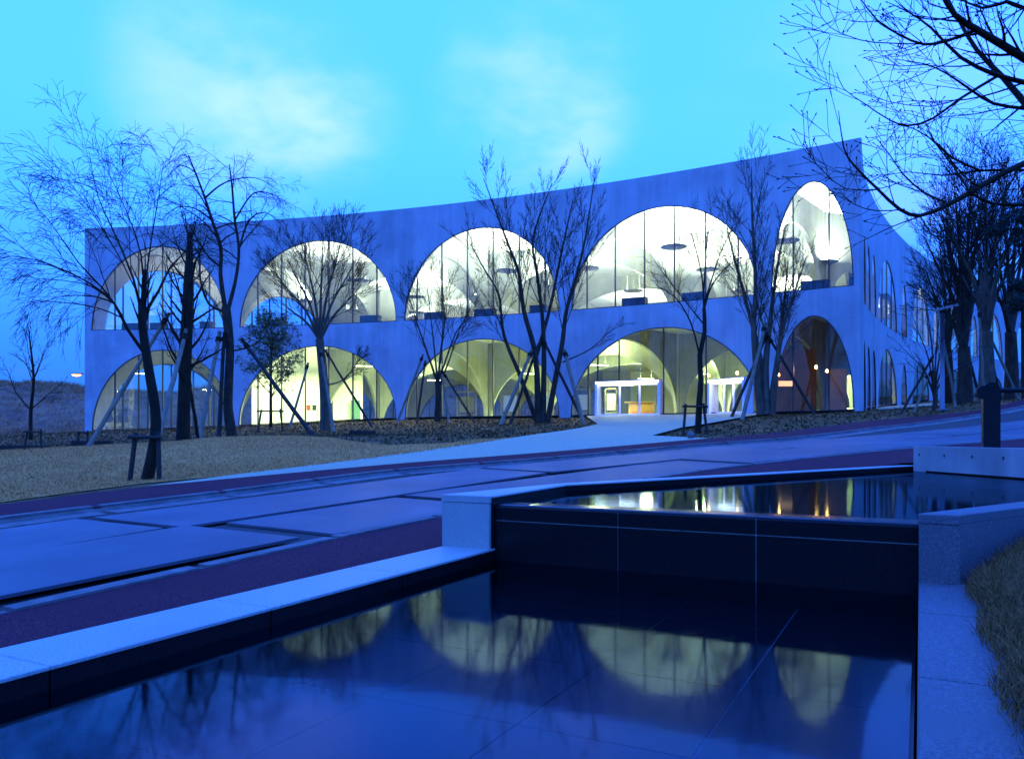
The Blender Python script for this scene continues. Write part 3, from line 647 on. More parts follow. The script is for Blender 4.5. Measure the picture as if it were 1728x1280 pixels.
def wall_mesh(c, s0, s1, zb, zt, arches, th, base_ext=0.0, cap_top=True, step=0.9):
    """one storey of wall along curve c with elliptical openings [(sa, sb, apex z)] rising from zb(s)"""
    ss = set(np.round(np.linspace(s0, s1, max(2, int((s1 - s0) / step) + 1)), 4))
    for a, b, h in arches:
        ss |= set(np.round((a + b) / 2 + (b - a) / 2 * np.cos(np.linspace(0, math.pi, 45)), 4))
    ss = np.array(sorted(ss)); ss = ss[(ss >= s0 - 1e-6) & (ss <= s1 + 1e-6)]
    P = c.p(ss); Nn = c.n(ss); Q = P + Nn * th
    zbs = zb(P[:, 0], P[:, 1]) if callable(zb) else np.full(len(ss), zb)
    V = []; Fc = []; U = []
    def vert(p, z, s): V.append((p[0], p[1], z)); U.append((s, z)); return len(V) - 1
    prev_low = None
    for i in range(len(ss) - 1):
        m = (ss[i] + ss[i + 1]) / 2; k = [a for a in arches if a[0] < m < a[1]]
        if k:
            a, b, h = k[0]; tt = (ss[i:i + 2] - (a + b) / 2) / ((b - a) / 2)
            low = zbs[i:i + 2] + (h - zbs[i:i + 2]) * ell(tt)
        else: low = zbs[i:i + 2] - base_ext
        f = [vert(P[i], low[0], ss[i]), vert(P[i + 1], low[1], ss[i + 1]), vert(P[i + 1], zt, ss[i + 1]), vert(P[i], zt, ss[i])]
        g = [vert(Q[i], low[0], ss[i]), vert(Q[i + 1], low[1], ss[i + 1]), vert(Q[i + 1], zt, ss[i + 1]), vert(Q[i], zt, ss[i])]
        Fc += [tuple(f), tuple(g[::-1])]
        if k or base_ext == 0: Fc.append((f[1], f[0], g[0], g[1]))
        if cap_top: Fc.append((f[3], f[2], g[2], g[3]))
        if i == 0: Fc.append((f[0], f[3], g[3], g[0]))
        if i == len(ss) - 2: Fc.append((f[2], f[1], g[1], g[2]))
    return V, Fc, U
bld = empty('library_building', (cornL[0], cornL[1], 1.3), 'long concrete library with two rows of glazed arches and a curved front', 'building')
def put_wall(name, c, s0, s1, low_arches, up_arches, mt):
    v, f, u = wall_mesh(c, s0, s1, zfloor, Z2 - 0.0, low_arches, TH, 0.5, False)
    v2, f2, u2 = wall_mesh(c, s0, s1, Z2, ZR, up_arches, TH, 0.0, True)
    b = len(v); return obj(name, (v + v2, f + [tuple(i + b for i in q) for q in f2]), mt, bld, uv=u + u2)
def windows(c, arches, mullions, zb, label=None):
    for (a, b, h), mus in zip(arches, mullions):
        mid, half = (a + b) / 2, (b - a) / 2
        def top(s): 
            p = c.p(s); z0 = zb(p[..., 0], p[..., 1]) if callable(zb) else zb
            return z0 + (h - z0) * ell((np.asarray(s) - mid) / half), z0
        # frame: dark band along the arch and the sill
        t = np.linspace(0, math.pi, 49); w = 0.055
        so = mid - half * np.cos(t); si = mid - (half - w) * np.cos(t)
        V = []; Fc = []
        for k in range(49):
            zo, z0 = top(so[k]); z0 = float(np.atleast_1d(z0)[0]); zi = z0 + (h - w - z0) * math.sin(t[k]); zo = float(np.atleast_1d(zo)[0])
            for s_, z_ in ((so[k], zo), (si[k], max(zi, z0))):
                p = c.p(s_); nn = c.n(s_)
                for o in (0.012, 0.10): q = p + nn * o; V.append((q[0], q[1], z_))
        for k in range(48):
            i = k * 4; j = i + 4
            Fc += [(i, j, j + 2, i + 2), (i + 1, i + 3, j + 3, j + 1), (i + 2, j + 2, j + 3, i + 3), (i, i + 1, j + 1, j)]
        # sill
        ks = np.linspace(a + .02, b - .02, 12); bI = len(V)
        for s_ in ks:
            p = c.p(s_); nn = c.n(s_); z0 = float(np.atleast_1d(top(s_)[1])[0])
            for o, dz in ((0.012, 0), (0.10, 0), (0.10, .05), (0.012, .05)): q = p + nn * o; V.append((q[0], q[1], z0 + dz))
        for k in range(11):
            i = bI + k * 4; j = i + 4; Fc += [(i, j, j + 3, i + 3), (i + 3, j + 3, j + 2, i + 2), (i + 1, i + 2, j + 2, j + 1)]
        wroot = obj('arch_window', (V, Fc), M['frame'], bld)
        cuts = [a + 0.03] + [m for m in mus if a + .3 < m < b - .3] + [b - 0.03]
        for m0, m1 in zip(cuts, cuts[1:]):
            ks = np.linspace(m0 + .0, m1 - .0, max(4, int((m1 - m0) / .25)))
            V = []; Fc = []
            for s_ in ks:
                p = c.p(s_) + c.n(s_) * 0.05; zt_, z0 = top(s_); zt_ = float(np.atleast_1d(zt_)[0]) - .01; z0 = float(np.atleast_1d(z0)[0])
                V += [(p[0], p[1], z0 + .03), (p[0], p[1], max(zt_, z0 + .05))]
            for k in range(len(ks) - 1): Fc.append((2 * k, 2 * k + 2, 2 * k + 3, 2 * k + 1))
            obj('glass_pane', (V, Fc), M['glass'], wroot)
        for m_ in cuts[1:-1]:
            p = c.p(m_); nn = c.n(m_); tt = np.array([nn[1], -nn[0]]); zt_, z0 = top(m_); zt_ = float(np.atleast_1d(zt_)[0]); z0 = float(np.atleast_1d(z0)[0])
            q = [p + nn * .02 - tt * .03, p + nn * .02 + tt * .03, p + nn * .17 + tt * .03, p + nn * .17 - tt * .03]
            obj('mullion', MB().hexa([(*r, z0 + .01) for r in q] + [(*r, zt_ - .01) for r in q]).vf, M['frame'], wroot)
def arc(c, x0, x1, xa, ya):
    a, b = c.at_px(x0), c.at_px(x1); p = c.p(c.at_px(xa)); return (a, b, 1 + (735 - ya) * p[1] / F)
lowA = [arc(cA, 155, 392, 268, 590), arc(cA, 402, 669, 536, 583), arc(cA, 683, 944, 813, 571), arc(cA, 963, 1282, 1128, 551), arc(cA, 1306, 1442, 1375, 532)]
upA = [arc(cA, 154, 382, 270, 415), arc(cA, 404, 669, 556, 404), arc(cA, 682, 944, 824, 382), arc(cA, 964, 1279, 1150, 343), arc(cA, 1301, 1441, 1378, 304)]
mpx = [[193, 233, 273.5, 314, 352.5], [434.4, 474.3, 514.3, 554.2, 594.5, 635], [703, 745, 788, 831.5, 875.5, 919.5], [990, 1037.6, 1087, 1137.5, 1190, 1245], [1338, 1398.5]]
muA = [[cA.at_px(x) for x in m] for m in mpx]
put_wall('front_wall', cA, 0, cA.L - 0.02, lowA, upA, M['facade'])
windows(cA, upA, muA, Z2)
muG = [muA[0], muA[1], muA[2], [], muA[4]]
windows(cA, lowA[:3] + lowA[4:], muG[:3] + muG[4:], zfloor)
# entrance arch: frameless upper glazing above the two portals
windows(cA, [lowA[3]], [[cA.at_px(x) for x in (992, 1008, 1044, 1119, 1191, 1266)]], zfloor)
pxB = [(1457.5, 1461.5), (1463, 1469.5), (1471, 1479), (1482, 1514), (1521, 1531), (1540, 1568), (1575, 1583), (1594, 1630), (1638, 1650), (1662, 1692), (1699, 1706), (1714, 1740)]
lowB, upB, muB = [], [], []
for i, (x0, x1) in enumerate(pxB):
    a, b = cB.at_px(x0), cB.at_px(x1)
    big = (b - a) > 3.2
    lowB.append((a, b, Z2 - (1.6 if big else 2.2))); upB.append((a, b, ZR - (2.9 if big else 3.6)))
    n = max(1, int((b - a) / 1.7)); muB.append([a + (b - a) * k / n for k in range(1, n)])
put_wall('right_wall', cB, 0.36, cB.L, lowB, upB, M['facade'])
windows(cB, upB, muB, Z2); windows(cB, lowB, muB, zfloor)
def auto(c, s0, s1, n, g, zl, zu):
    e = np.linspace(s0, s1, n + 1); lo = [(a + g, b - g, zl) for a, b in zip(e, e[1:])]; up = [(a + g, b - g, zu) for a, b in zip(e, e[1:])]
    mu = [[a + (b - a) * k / 6 for k in range(1, 6)] for a, b in zip(e, e[1:])]; return lo, up, mu
loL, upL, mL = auto(cL, 0.5, cL.L - 0.9, 3, 0.55, 7.0, 14.7)
put_wall('left_wall', cL, 0, cL.L - 0.36, loL, upL, M['facade']); windows(cL, upL, mL, Z2); windows(cL, loL, mL, zfloor)
loK, upK, mK = auto(cK, 1.0, cK.L - 1.0, 6, 0.6, 7.2, 14.4)
put_wall('back_wall', cK, 0.4, cK.L - 0.4, loK[4:], upK, M['facade']); windows(cK, upK, mK, Z2); windows(cK, loK[4:], mK[4:], zfloor)
obj('back_lining', wall_mesh(cK, 1.0, cK.L * .64, zfloor, Z2 - .43, [], 0.1, 0.0)[:2], M['white'], bld).location += Vector((-.3, -.5, 0)) if False else Vector((0, -.42, 0))
# slabs
foot = [tuple(p + np.array(n) * 0.36) for p, n in zip(cA.p(np.linspace(.5, cA.L - .5, 24)), cA.n(np.linspace(.5, cA.L - .5, 24)))]
foot += [tuple(p + np.array(n) * 0.36) for p, n in zip(cB.p(np.linspace(.8, cB.L - .5, 20)), cB.n(np.linspace(.8, cB.L - .5, 20)))]
foot += [tuple(p + np.array(n) * 0.36) for p, n in zip(cK.p(np.linspace(.8, cK.L - .5, 8)), cK.n(np.linspace(.8, cK.L - .5, 8)))]
foot += [tuple(p + np.array(n) * 0.36) for p, n in zip(cL.p(np.linspace(.8, cL.L - .8, 6)), cL.n(np.linspace(.8, cL.L - .8, 6)))]
obj('ground_floor', drape(foot, 0.055, 2.0), M['floor_in'], bld, True)
obj('upper_floor', MB().prism(foot, Z2 - 0.42, Z2 - 0.06).vf, M['ceiling'], bld)
obj('roof_slab', MB().prism(foot, ZR - 0.85, ZR - 0.45).vf, M['ceiling'], bld)
# interior arcades: two rows behind the front and four lines across
def nodepx(x, Y): return np.array([(x - CX) / F * Y, Y])
R0 = [cA.p(cA.at_px(x)) + np.array(cA.n(cA.at_px(x))) * TH for x in (390, 675.5, 953.5, 1291)]
R1 = [nodepx(545, 67.5), nodepx(824, 63.2), nodepx(1146, 57.5), nodepx(1392, 51.5)]
R2 = [nodepx(640, 79), nodepx(925, 75), nodepx(1225, 68.5), nodepx(1440, 61.5)]
R3 = [cK.p(cK.L * t) for t in (0.86, 0.68, 0.5, 0.33)]
lp = lambda s: cL.p(cL.L - s)
rowA = [lp(14.5)] + R1 + [cB.p(14.2)]; rowB = [lp(27.5)] + R2 + [cB.p(24.5)]
spans = []
for row in (rowA, rowB):
    spans += list(zip(row, row[1:]))
for k in range(4): spans += [(R0[k], R1[k]), (R1[k], R2[k]), (R2[k], R3[k])]
for a, b in spans:
    a, b = np.array(a), np.array(b); c = Curve(resample(np.array([a, b]), 12)); L = c.L
    g = 0.28 if L > 4 else 0.2
    sh = np.clip(L / 11, 0.55, 1.0)
    v, f, u = wall_mesh(c, 0.05, L - .05, zfloor, Z2 - 0.425, [(g, L - g, 2 + (Z2 - 3.3) * sh)], 0.24, 0.1, False, 1.5)
    obj('interior_arch', (v, f), M['inner'], bld, uv=u)
    v, f, u = wall_mesh(c, 0.05, L - .05, Z2 - .058, ZR - 0.852, [(g, L - g, Z2 + (ZR - Z2 - 2.1) * sh)], 0.24, 0.0, False, 1.5)
    obj('interior_arch', (v, f), M['inner'], bld, uv=u)

def lamp(name, kind, loc, energy, color, size, rot=(0, 0, 0), parent=None):
    l = bpy.data.lights.new(name, kind); l.energy = energy; l.color = color
    if kind == 'AREA': l.shape = 'DISK'; l.size = size
    else: l.shadow_soft_size = size
    o = bpy.data.objects.new(name, l); COL.objects.link(o); o.rotation_euler = rot
    if parent:
        o.parent = parent; o.location = Vector(loc) - parent.location
    else: o.location = loc
    return o
# ------------------------------------------------------------------ upper floor: disc uplights, window desks
ZP = 12.4
pend = [(604, 473, 'behind the right half of the second arch'), (512, 508, 'low in the middle of the second arch'), (592, 524, 'deepest in the second arch'),
        (856, 457, 'high in the middle of the third arch'), (701, 501, 'upper one at the left foot of the third arch'), (703, 527, 'lower one at the left foot of the third arch'), (810, 500, 'beside the column in the third arch'), (936, 484, 'at the right foot of the third arch'),
        (1137, 417, 'largest one, centred in the wide fourth arch'), (991, 453, 'at the left side of the wide fourth arch'), (1069, 491, 'low in the wide fourth arch'), (1194, 455, 'behind the slim tree in the fourth arch'), (1250, 492, 'at the right foot of the wide fourth arch'),
        (1326, 407, 'at the left side of the narrow fifth arch'), (1394, 442, 'framed by the inner arch of the fifth arch'), (1495, 520, 'behind the big arch of the right side')]
deep = [((-9, 83), 'added unseen far back left'), ((3, 83), 'added unseen far back, second from left'), ((15, 80), 'added unseen far back, third from left'), ((27, 75), 'added unseen far back right'), ((28, 65), 'added unseen beside the curved right side'), ((36, 73.5), 'added unseen at the far end of the right side')]  # extra discs out of sight, added to brighten the back and right side
for x, y, where in pend + [(q, None, w_) for q, w_ in deep]:
    p = atz(x, y, ZP) if y is not None else np.array([*x, ZP])
    if y is not None and p[1] > 84: continue
    r = empty('disc_uplight', tuple(p), 'round dark disc uplight ' + where, 'pendant lamp', 'disc uplights hanging on the upper floor')
    R = 0.78
    obj('disc', MB().lathe([(0.05, -.05), (R * .8, -.045), (R, 0.0), (R, .03), (R - .04, .03), (R - .06, .005), (0.05, 0.0)], p, 28).vf, M['disc'], r, True)
    for k in range(3):
        a = 2 * math.pi * k / 3 + .4; q = p + np.array([0.55 * math.cos(a), .55 * math.sin(a), 0]); obj('hanging_rod', MB().tube([q, [q[0], q[1], ZR - .86]], .007, 5).vf, M['rod'], r)
    lamp('uplight', 'AREA', (p[0], p[1], p[2] + .08), 2450, (0.89, 1.0, 0.84), 1.3, (math.pi, 0, 0), r)
desks = [(198, 232), (246, 273), (330, 353), (441, 474), (521, 554), (601, 635), (710, 745), (794, 831), (888, 919), (1044, 1087), (1145, 1190), (1346, 1398), (1428, 1440)]
wh = ['leftmost upper arch, left bay', 'leftmost upper arch, middle bay', 'leftmost upper arch, right bay', 'second upper arch, left bay', 'second upper arch, middle bay', 'second upper arch, right bay', 'third upper arch, left bay', 'third upper arch, middle bay', 'third upper arch, right bay', 'wide fourth upper arch, left one', 'wide fourth upper arch, right one', 'narrow fifth upper arch, long one', 'narrow fifth upper arch, short corner one']
for (x0, x1), w_ in zip(desks, wh):
    a, b = cA.at_px(x0) + .04, cA.at_px(x1) - .05; P0, P1 = cA.p(a), cA.p(b); n0 = cA.n((a + b) / 2)
    mid = (P0 + P1) / 2; r = empty('window_desk', (mid[0], mid[1], Z2 - .06), 'low dark desk at the glass in the ' + w_, 'desk', 'dark desks along the upper windows')
    q = [P0 + n0 * .42, P1 + n0 * .42, P1 + n0 * 1.0, P0 + n0 * 1.0]; h = 0.58
    obj('desk_top', MB().prism([tuple(t) for t in q], Z2 + h - .05, Z2 + h, .008).vf, M['darkbox'], r)
    q2 = [P0 + n0 * .45, P1 + n0 * .45, P1 + n0 * .50, P0 + n0 * .50]; obj('front_panel', MB().prism([tuple(t) for t in q2], Z2 - .055, Z2 + h - .052).vf, M['darkbox'], r)
    dd = (P1 - P0) / np.linalg.norm(P1 - P0)
    for s_ in (P0 + dd * .05, P1 - dd * .05):
        obj('side_panel', MB().prism([tuple(s_ + n0 * .52 - dd * .02), tuple(s_ + n0 * .52 + dd * .02), tuple(s_ + n0 * .96 + dd * .02), tuple(s_ + n0 * .96 - dd * .02)], Z2 - .055, Z2 + h - .052).vf, M['darkbox'], r)
# ------------------------------------------------------------------ ground floor
def ground_lamp(x, Y, z, en, col, mt, lab, ang=0.0, ln=1.6):
    k = (x - CX) / F; c = np.array([k * Y, Y]); d = np.array([math.cos(ang), math.sin(ang)]) * ln / 2; n_ = np.array([-d[1], d[0]]) / ln * .16
    r = empty('ceiling_tube_light', (c[0], c[1], z), lab, 'ceiling lamp', 'tube lights of the ground floor')
    obj('housing', MB().prism([tuple(c - d - n_), tuple(c + d - n_), tuple(c + d + n_), tuple(c - d + n_)], z + .062, z + .12).vf, M['portal'], r)
    obj('tube', MB().prism([tuple(c - d * .98 - n_ * .8), tuple(c + d * .98 - n_ * .8), tuple(c + d * .98 + n_ * .8), tuple(c - d * .98 + n_ * .8)], z, z + .06).vf, mt, r)
    for s_ in (-.7, .7): q = c + d * s_; obj('hanging_rod', MB().tube([[*q, z + .1], [*q, Z2 - .43]], .007, 5).vf, M['rod'], r)
    lamp('tube_glow', 'AREA', (c[0], c[1], z - .05), en * 2.6, col, 1.2, (0, 0, 0), r)
    lamp('tube_glow_up', 'AREA', (c[0], c[1], z + .16), en * 1.4, col, 1.2, (math.pi, 0, 0), r)
GC = (0.86, 1.0, 0.46)
for x, Y, z, en, w_ in ((240, 66, 6.2, 120, 'far left ground floor arch'), (470, 62, 6.3, 300, 'left part of the second ground arch'), (618, 60.5, 6.35, 560, 'right part of the second ground arch'), (700, 67, 6.2, 900, 'left foot of the third ground arch'),
                        (735, 74, 6.2, 700, 'depth of the third ground arch'), (890, 66, 6.2, 1000, 'right part of the third ground arch'), (1010, 58, 6.2, 640, 'left foot of the entrance arch'), (1090, 72, 6.2, 1000, 'depth of the entrance arch'), (1180, 66, 6.2, 560, 'right of the entrance column'), (1420, 60, 6.0, 160, 'depth of the cafe arch')):
    ground_lamp(x, Y, z, en, GC, M['lamp_green'], 'bright tube light in the ' + w_, 0.3)
def partition(name, pts, z1, mt, lab, th=0.16, extra=None):
    r = empty(name, (pts[0][0], pts[0][1], tz(*pts[0])), lab, 'partition')
    for i, (a, b) in enumerate(zip(pts, pts[1:])):
        a, b = np.array(a), np.array(b); d = (b - a) / np.linalg.norm(b - a); n_ = np.array([-d[1], d[0]]) * th
        zb_ = min(tz(*a), tz(*b)); obj('wall_panel', MB().prism([tuple(a), tuple(b - d * .003), tuple(b + n_ - d * .003), tuple(a + n_)], zb_, z1).vf, mt, r)
    return r
pw = partition('white_partition', [nodepx(425, 64), nodepx(480, 65.5), nodepx(548, 64.5)], Z2 - .43, M['white'], 'white curved wall with red and black signs behind the second ground arch')
a, b = nodepx(515, 64.85), nodepx(541, 64.5)
for k, (mt, x) in enumerate((('red_sign', 521), ('black_sign', 530.5))):
    p = nodepx(x, 64.55); zc = 1 + (735 - 687.5) * 64.55 / F; obj('sign_plate', MB().box((p[0] - .16, p[1] - .04, zc - .22), (p[0] + .16, p[1] - .01, zc + .22)).vf, M[mt], pw)
    obj('door_leaf', MB().box((p[0] - .22, p[1] - .02, tz(*p) + .08), (p[0] + .22, p[1] + .0, tz(*p) + 1.75)).vf, M['portal'], pw)
pw2 = partition('pale_wall', [nodepx(562, 68), nodepx(612, 69.5)], Z2 - .43, M['white'], 'pale green wall with a teal door at the right of the second ground arch')
p = nodepx(601, 68.9); obj('door_leaf', MB().box((p[0] - .42, p[1] - .3, tz(*p) + .06), (p[0] + .42, p[1] - .24, tz(*p) + 2.2)).vf, M['teal_door'], pw2)
def board(x0, x1, Y, yt, lab):
    a, b = nodepx(x0, Y), nodepx(x1, Y - .5); z0 = tz(*a) + .06; z1 = 1 + (735 - yt) * Y / F
    r = empty('display_frame', ((a[0] + b[0]) / 2, Y, z0), lab, 'display frame', 'free-standing display frames')
    for p in (a, b): obj('upright', MB().box((p[0] - .05, p[1] - .05, z0), (p[0] + .05, p[1] + .05, z1)).vf, M['board'], r)
    obj('top_rail', MB().hexa([(a[0] + .051, a[1] - .05, z1 - .1), (b[0] - .051, b[1] - .05, z1 - .1), (b[0] - .051, b[1] + .05, z1 - .1), (a[0] + .051, a[1] + .05, z1 - .1), (a[0] + .051, a[1] - .05, z1), (b[0] - .051, b[1] - .05, z1), (b[0] - .051, b[1] + .05, z1), (a[0] + .051, a[1] + .05, z1)]).vf, M['board'], r)
    obj('bottom_rail', MB().hexa([(a[0] + .051, a[1] - .05, z0 + .1), (b[0] - .051, b[1] - .05, z0 + .1), (b[0] - .051, b[1] + .05, z0 + .1), (a[0] + .051, a[1] + .05, z0 + .1), (a[0] + .051, a[1] - .05, z0 + .2), (b[0] - .051, b[1] - .05, z0 + .2), (b[0] - .051, b[1] + .05, z0 + .2), (a[0] + .051, a[1] + .05, z0 + .2)]).vf, M['board'], r)
    i0, i1 = a + (b - a) * .12, a + (b - a) * .88
    obj('panel', MB().hexa([(i0[0], i0[1] - .02, z0 + .35), (i1[0], i1[1] - .02, z0 + .35), (i1[0], i1[1] + .02, z0 + .35), (i0[0], i0[1] + .02, z0 + .35), (i0[0], i0[1] - .02, z1 - .4), (i1[0], i1[1] - .02, z1 - .4), (i1[0], i1[1] + .02, z1 - .4), (i0[0], i0[1] + .02, z1 - .4)]).vf, M['white'] if x0 > 830 else M['board'], r)
board(771, 803, 57.5, 660, 'timber display frame left of the column in the third ground arch')
board(846, 876, 57, 658, 'timber display frame right of the column in the third ground arch')
board(908, 934, 56.5, 658, 'timber display frame behind the multi-stemmed tree')
board(968, 996, 53, 656, 'timber display frame left of the entrance doors')
board(1022, 1041, 58, 655, 'timber display frame seen through the left entrance door')
# counter in the depth of the entrance hall
cz = tz(*nodepx(1080, 60)) + .06; c0, c1 = nodepx(1062, 60), nodepx(1103, 60)
ct = empty('wooden_counter', ((c0[0] + c1[0]) / 2, 60, cz), 'wooden counter with orange stock behind the left entrance doors', 'counter')
obj('counter_body', MB().box((c0[0], 59.7, cz), (c1[0], 60.4, cz + .95)).vf, M['wood'], ct); obj('counter_top', MB().box((c0[0] - .3, 59.6, cz + .953), (c1[0] + .05, 60.5, cz + 1.0)).vf, M['wood'], ct)
for k in range(9): x = c0[0] + .1 + k * .19; obj('stock', MB().box((x, 59.5, cz + .02), (x + .13, 59.68, cz + .2 + .05 * (k % 3))).vf, M['book'], ct)
# cafe: brown wall, grey wall, warm bulbs
partition('brown_partition', [nodepx(1302, 45.8), nodepx(1335, 47.5), nodepx(1377, 46.8)], 6.2, M['brown'], 'dark brown wall inside the cafe arch')
partition('grey_partition', [nodepx(1400, 45.8), nodepx(1428, 45.3)], 4.9, mat('grey_render', (0.13, 0.13, 0.14), (0.1, 0.1, 0.11), 3, .7), 'smooth grey wall panel at the right of the cafe arch')
partition('brown_back_wall', [nodepx(1320, 53), nodepx(1362, 51.5)], Z2 - .43, M['brown'], 'tall brown wall deep behind the cafe arch')
for x, y, Y, w_ in ((1313.5, 632, 44.6, 'left'), (1377, 619, 44.3, 'highest'), (1395.5, 625.5, 44.0, 'right'), (1196, 633, 47.5, 'left one above the right entrance doors of'), (1244, 629, 46.5, 'right one above the right entrance doors of')):
    p = at(x, y, Y); r = empty('warm_bulb', tuple(p), 'glowing orange bulb, %s %s' % (w_, 'of the three in the cafe arch' if 'entrance' not in w_ else 'the hall'), 'bulb lamp', 'warm bulbs on thin cords')
    obj('bulb', MB().lathe([(.01, -.09), (.05, -.075), (.075, -.02), (.06, .04), (.025, .09)], p, 14).vf, M['lamp_orange'], r, True)
    obj('socket', MB().lathe([(.028, .092), (.03, .16), (.01, .18)], p, 10).vf, M['frame'], r); obj('cord', MB().tube([p + np.array([0, 0, .18]), [p[0], p[1], Z2 - .43]], .006, 5).vf, M['frame'], r)
    lamp('bulb_glow', 'POINT', (p[0], p[1] - .1, p[2] - .16), 16 if Y < 46 else 10, (1.0, .5, .15), .08, (0, 0, 0), r)
# lit shelf in the cafe
p = at(1325, 646, 46.4); sh = empty('lit_shelf', (p[0], p[1], p[2] - .3), 'small glowing amber shelf on the brown cafe wall', 'shelf')
obj('shelf_box', MB().box((p[0] - .5, p[1] - .2, p[2] - .25), (p[0] + .5, p[1] + .15, p[2] - .2)).vf, M['brown'], sh); obj('shelf_light', MB().box((p[0] - .45, p[1] + .0, p[2] - .19), (p[0] + .45, p[1] + .04, p[2] + .12)).vf, emis('amber_glow', (1.0, .45, .1), 1.3), sh)
# ------------------------------------------------------------------ entrance portals
def portal(xs, ytl, ytr, yb, lab, out0, out1):
    s0, s1 = cA.at_px(xs[0]), cA.at_px(xs[-1]); A = cA.p(s0) - np.array(cA.n(s0)) * out0; B = cA.p(s1) - np.array(cA.n(s1)) * out1
    A = A * 1.0; zb_ = max(tz(*A), tz(*B)) + .03
    r = empty('entrance_portal', ((A[0] + B[0]) / 2, (A[1] + B[1]) / 2, zb_), lab, 'door')
    kA, kB = (xs[0] - CX) / F, (xs[-1] - CX) / F
    zt_ = 1 + (735 - (ytl + ytr) / 2) * (A[1] + B[1]) / 2 / F
    d = (B - A) / np.linalg.norm(B - A); n_ = np.array([-d[1], d[0]]); L = np.linalg.norm(B - A); dep = 0.75
    def Q(s, o): return tuple(A + d * s + n_ * o)
    w = .14
    for s_ in (0, L - w): obj('jamb', MB().prism([Q(s_, 0), Q(s_ + w, 0), Q(s_ + w, dep), Q(s_, dep)], zb_, zt_ - .201).vf, M['portal'], r)
    obj('header', MB().prism([Q(0, 0), Q(L, 0), Q(L, dep), Q(0, dep)], zt_ - .2, zt_).vf, M['portal'], r)
    obj('header_light', MB().prism([Q(.05, -.012), Q(L - .05, -.012), Q(L - .05, -.002), Q(.05, -.002)], zt_ - .16, zt_ - .05).vf, M['lamp_portal'], r)
    obj('soffit_light', MB().prism([Q(w + .02, .05), Q(L - w - .02, .05), Q(L - w - .02, .25), Q(w + .02, .25)], zt_ - .225, zt_ - .203).vf, M['lamp_portal'], r)
    obj('threshold', MB().prism([Q(0, -.12), Q(L, -.12), Q(L, dep + .1), Q(0, dep + .1)], zb_ - .06, zb_ + .012).vf, M['portal'], r)
    k = (np.array(xs) - xs[0]) / (xs[-1] - xs[0]) * (L - 2 * w) + w
    for a, b in zip(k, k[1:]):
        fr = MB(); t = .055
        for s0_, s1_, za, zb2 in ((a + .005, a + t, zb_ + .015, zt_ - .23), (b - t, b - .005, zb_ + .015, zt_ - .23), (a + t + .001, b - t - .001, zb_ + .015, zb_ + .09), (a + t + .001, b - t - .001, zt_ - .30, zt_ - .23)):
            fr.prism([Q(s0_, .30), Q(s1_, .30), Q(s1_, .35), Q(s0_, .35)], za, zb2)
        lf = obj('door_leaf', fr.vf, M['portal'], r)
        obj('glass_pane', ([(*Q(a + t, .325), zb_ + .09), (*Q(b - t, .325), zb_ + .09), (*Q(b - t, .325), zt_ - .3), (*Q(a + t, .325), zt_ - .3)], [(0, 1, 2, 3)]), M['glass'], lf)
        obj('handle', MB().tube([(*Q(b - t - .05, .27), zb_ + .7), (*Q(b - t - .05, .27), zb_ + 1.25)], .018, 8).vf, M['frame'], lf)
    c = A + d * L / 2 + n_ * .15
    l = lamp('portal_glow', 'AREA', (c[0], c[1], zt_ - .24), 45, (.9, .9, 1.0), 1.0, (0, 0, 0), r)
portal([1007, 1046, 1082, 1116], 641, 642, 703, 'white steel entrance portal with three glass door leaves, left of two', .35, .35)
portal([1194, 1219, 1240, 1266], 643, 633, 698, 'white steel entrance portal turned towards the path, right of two', .05, 1.35)

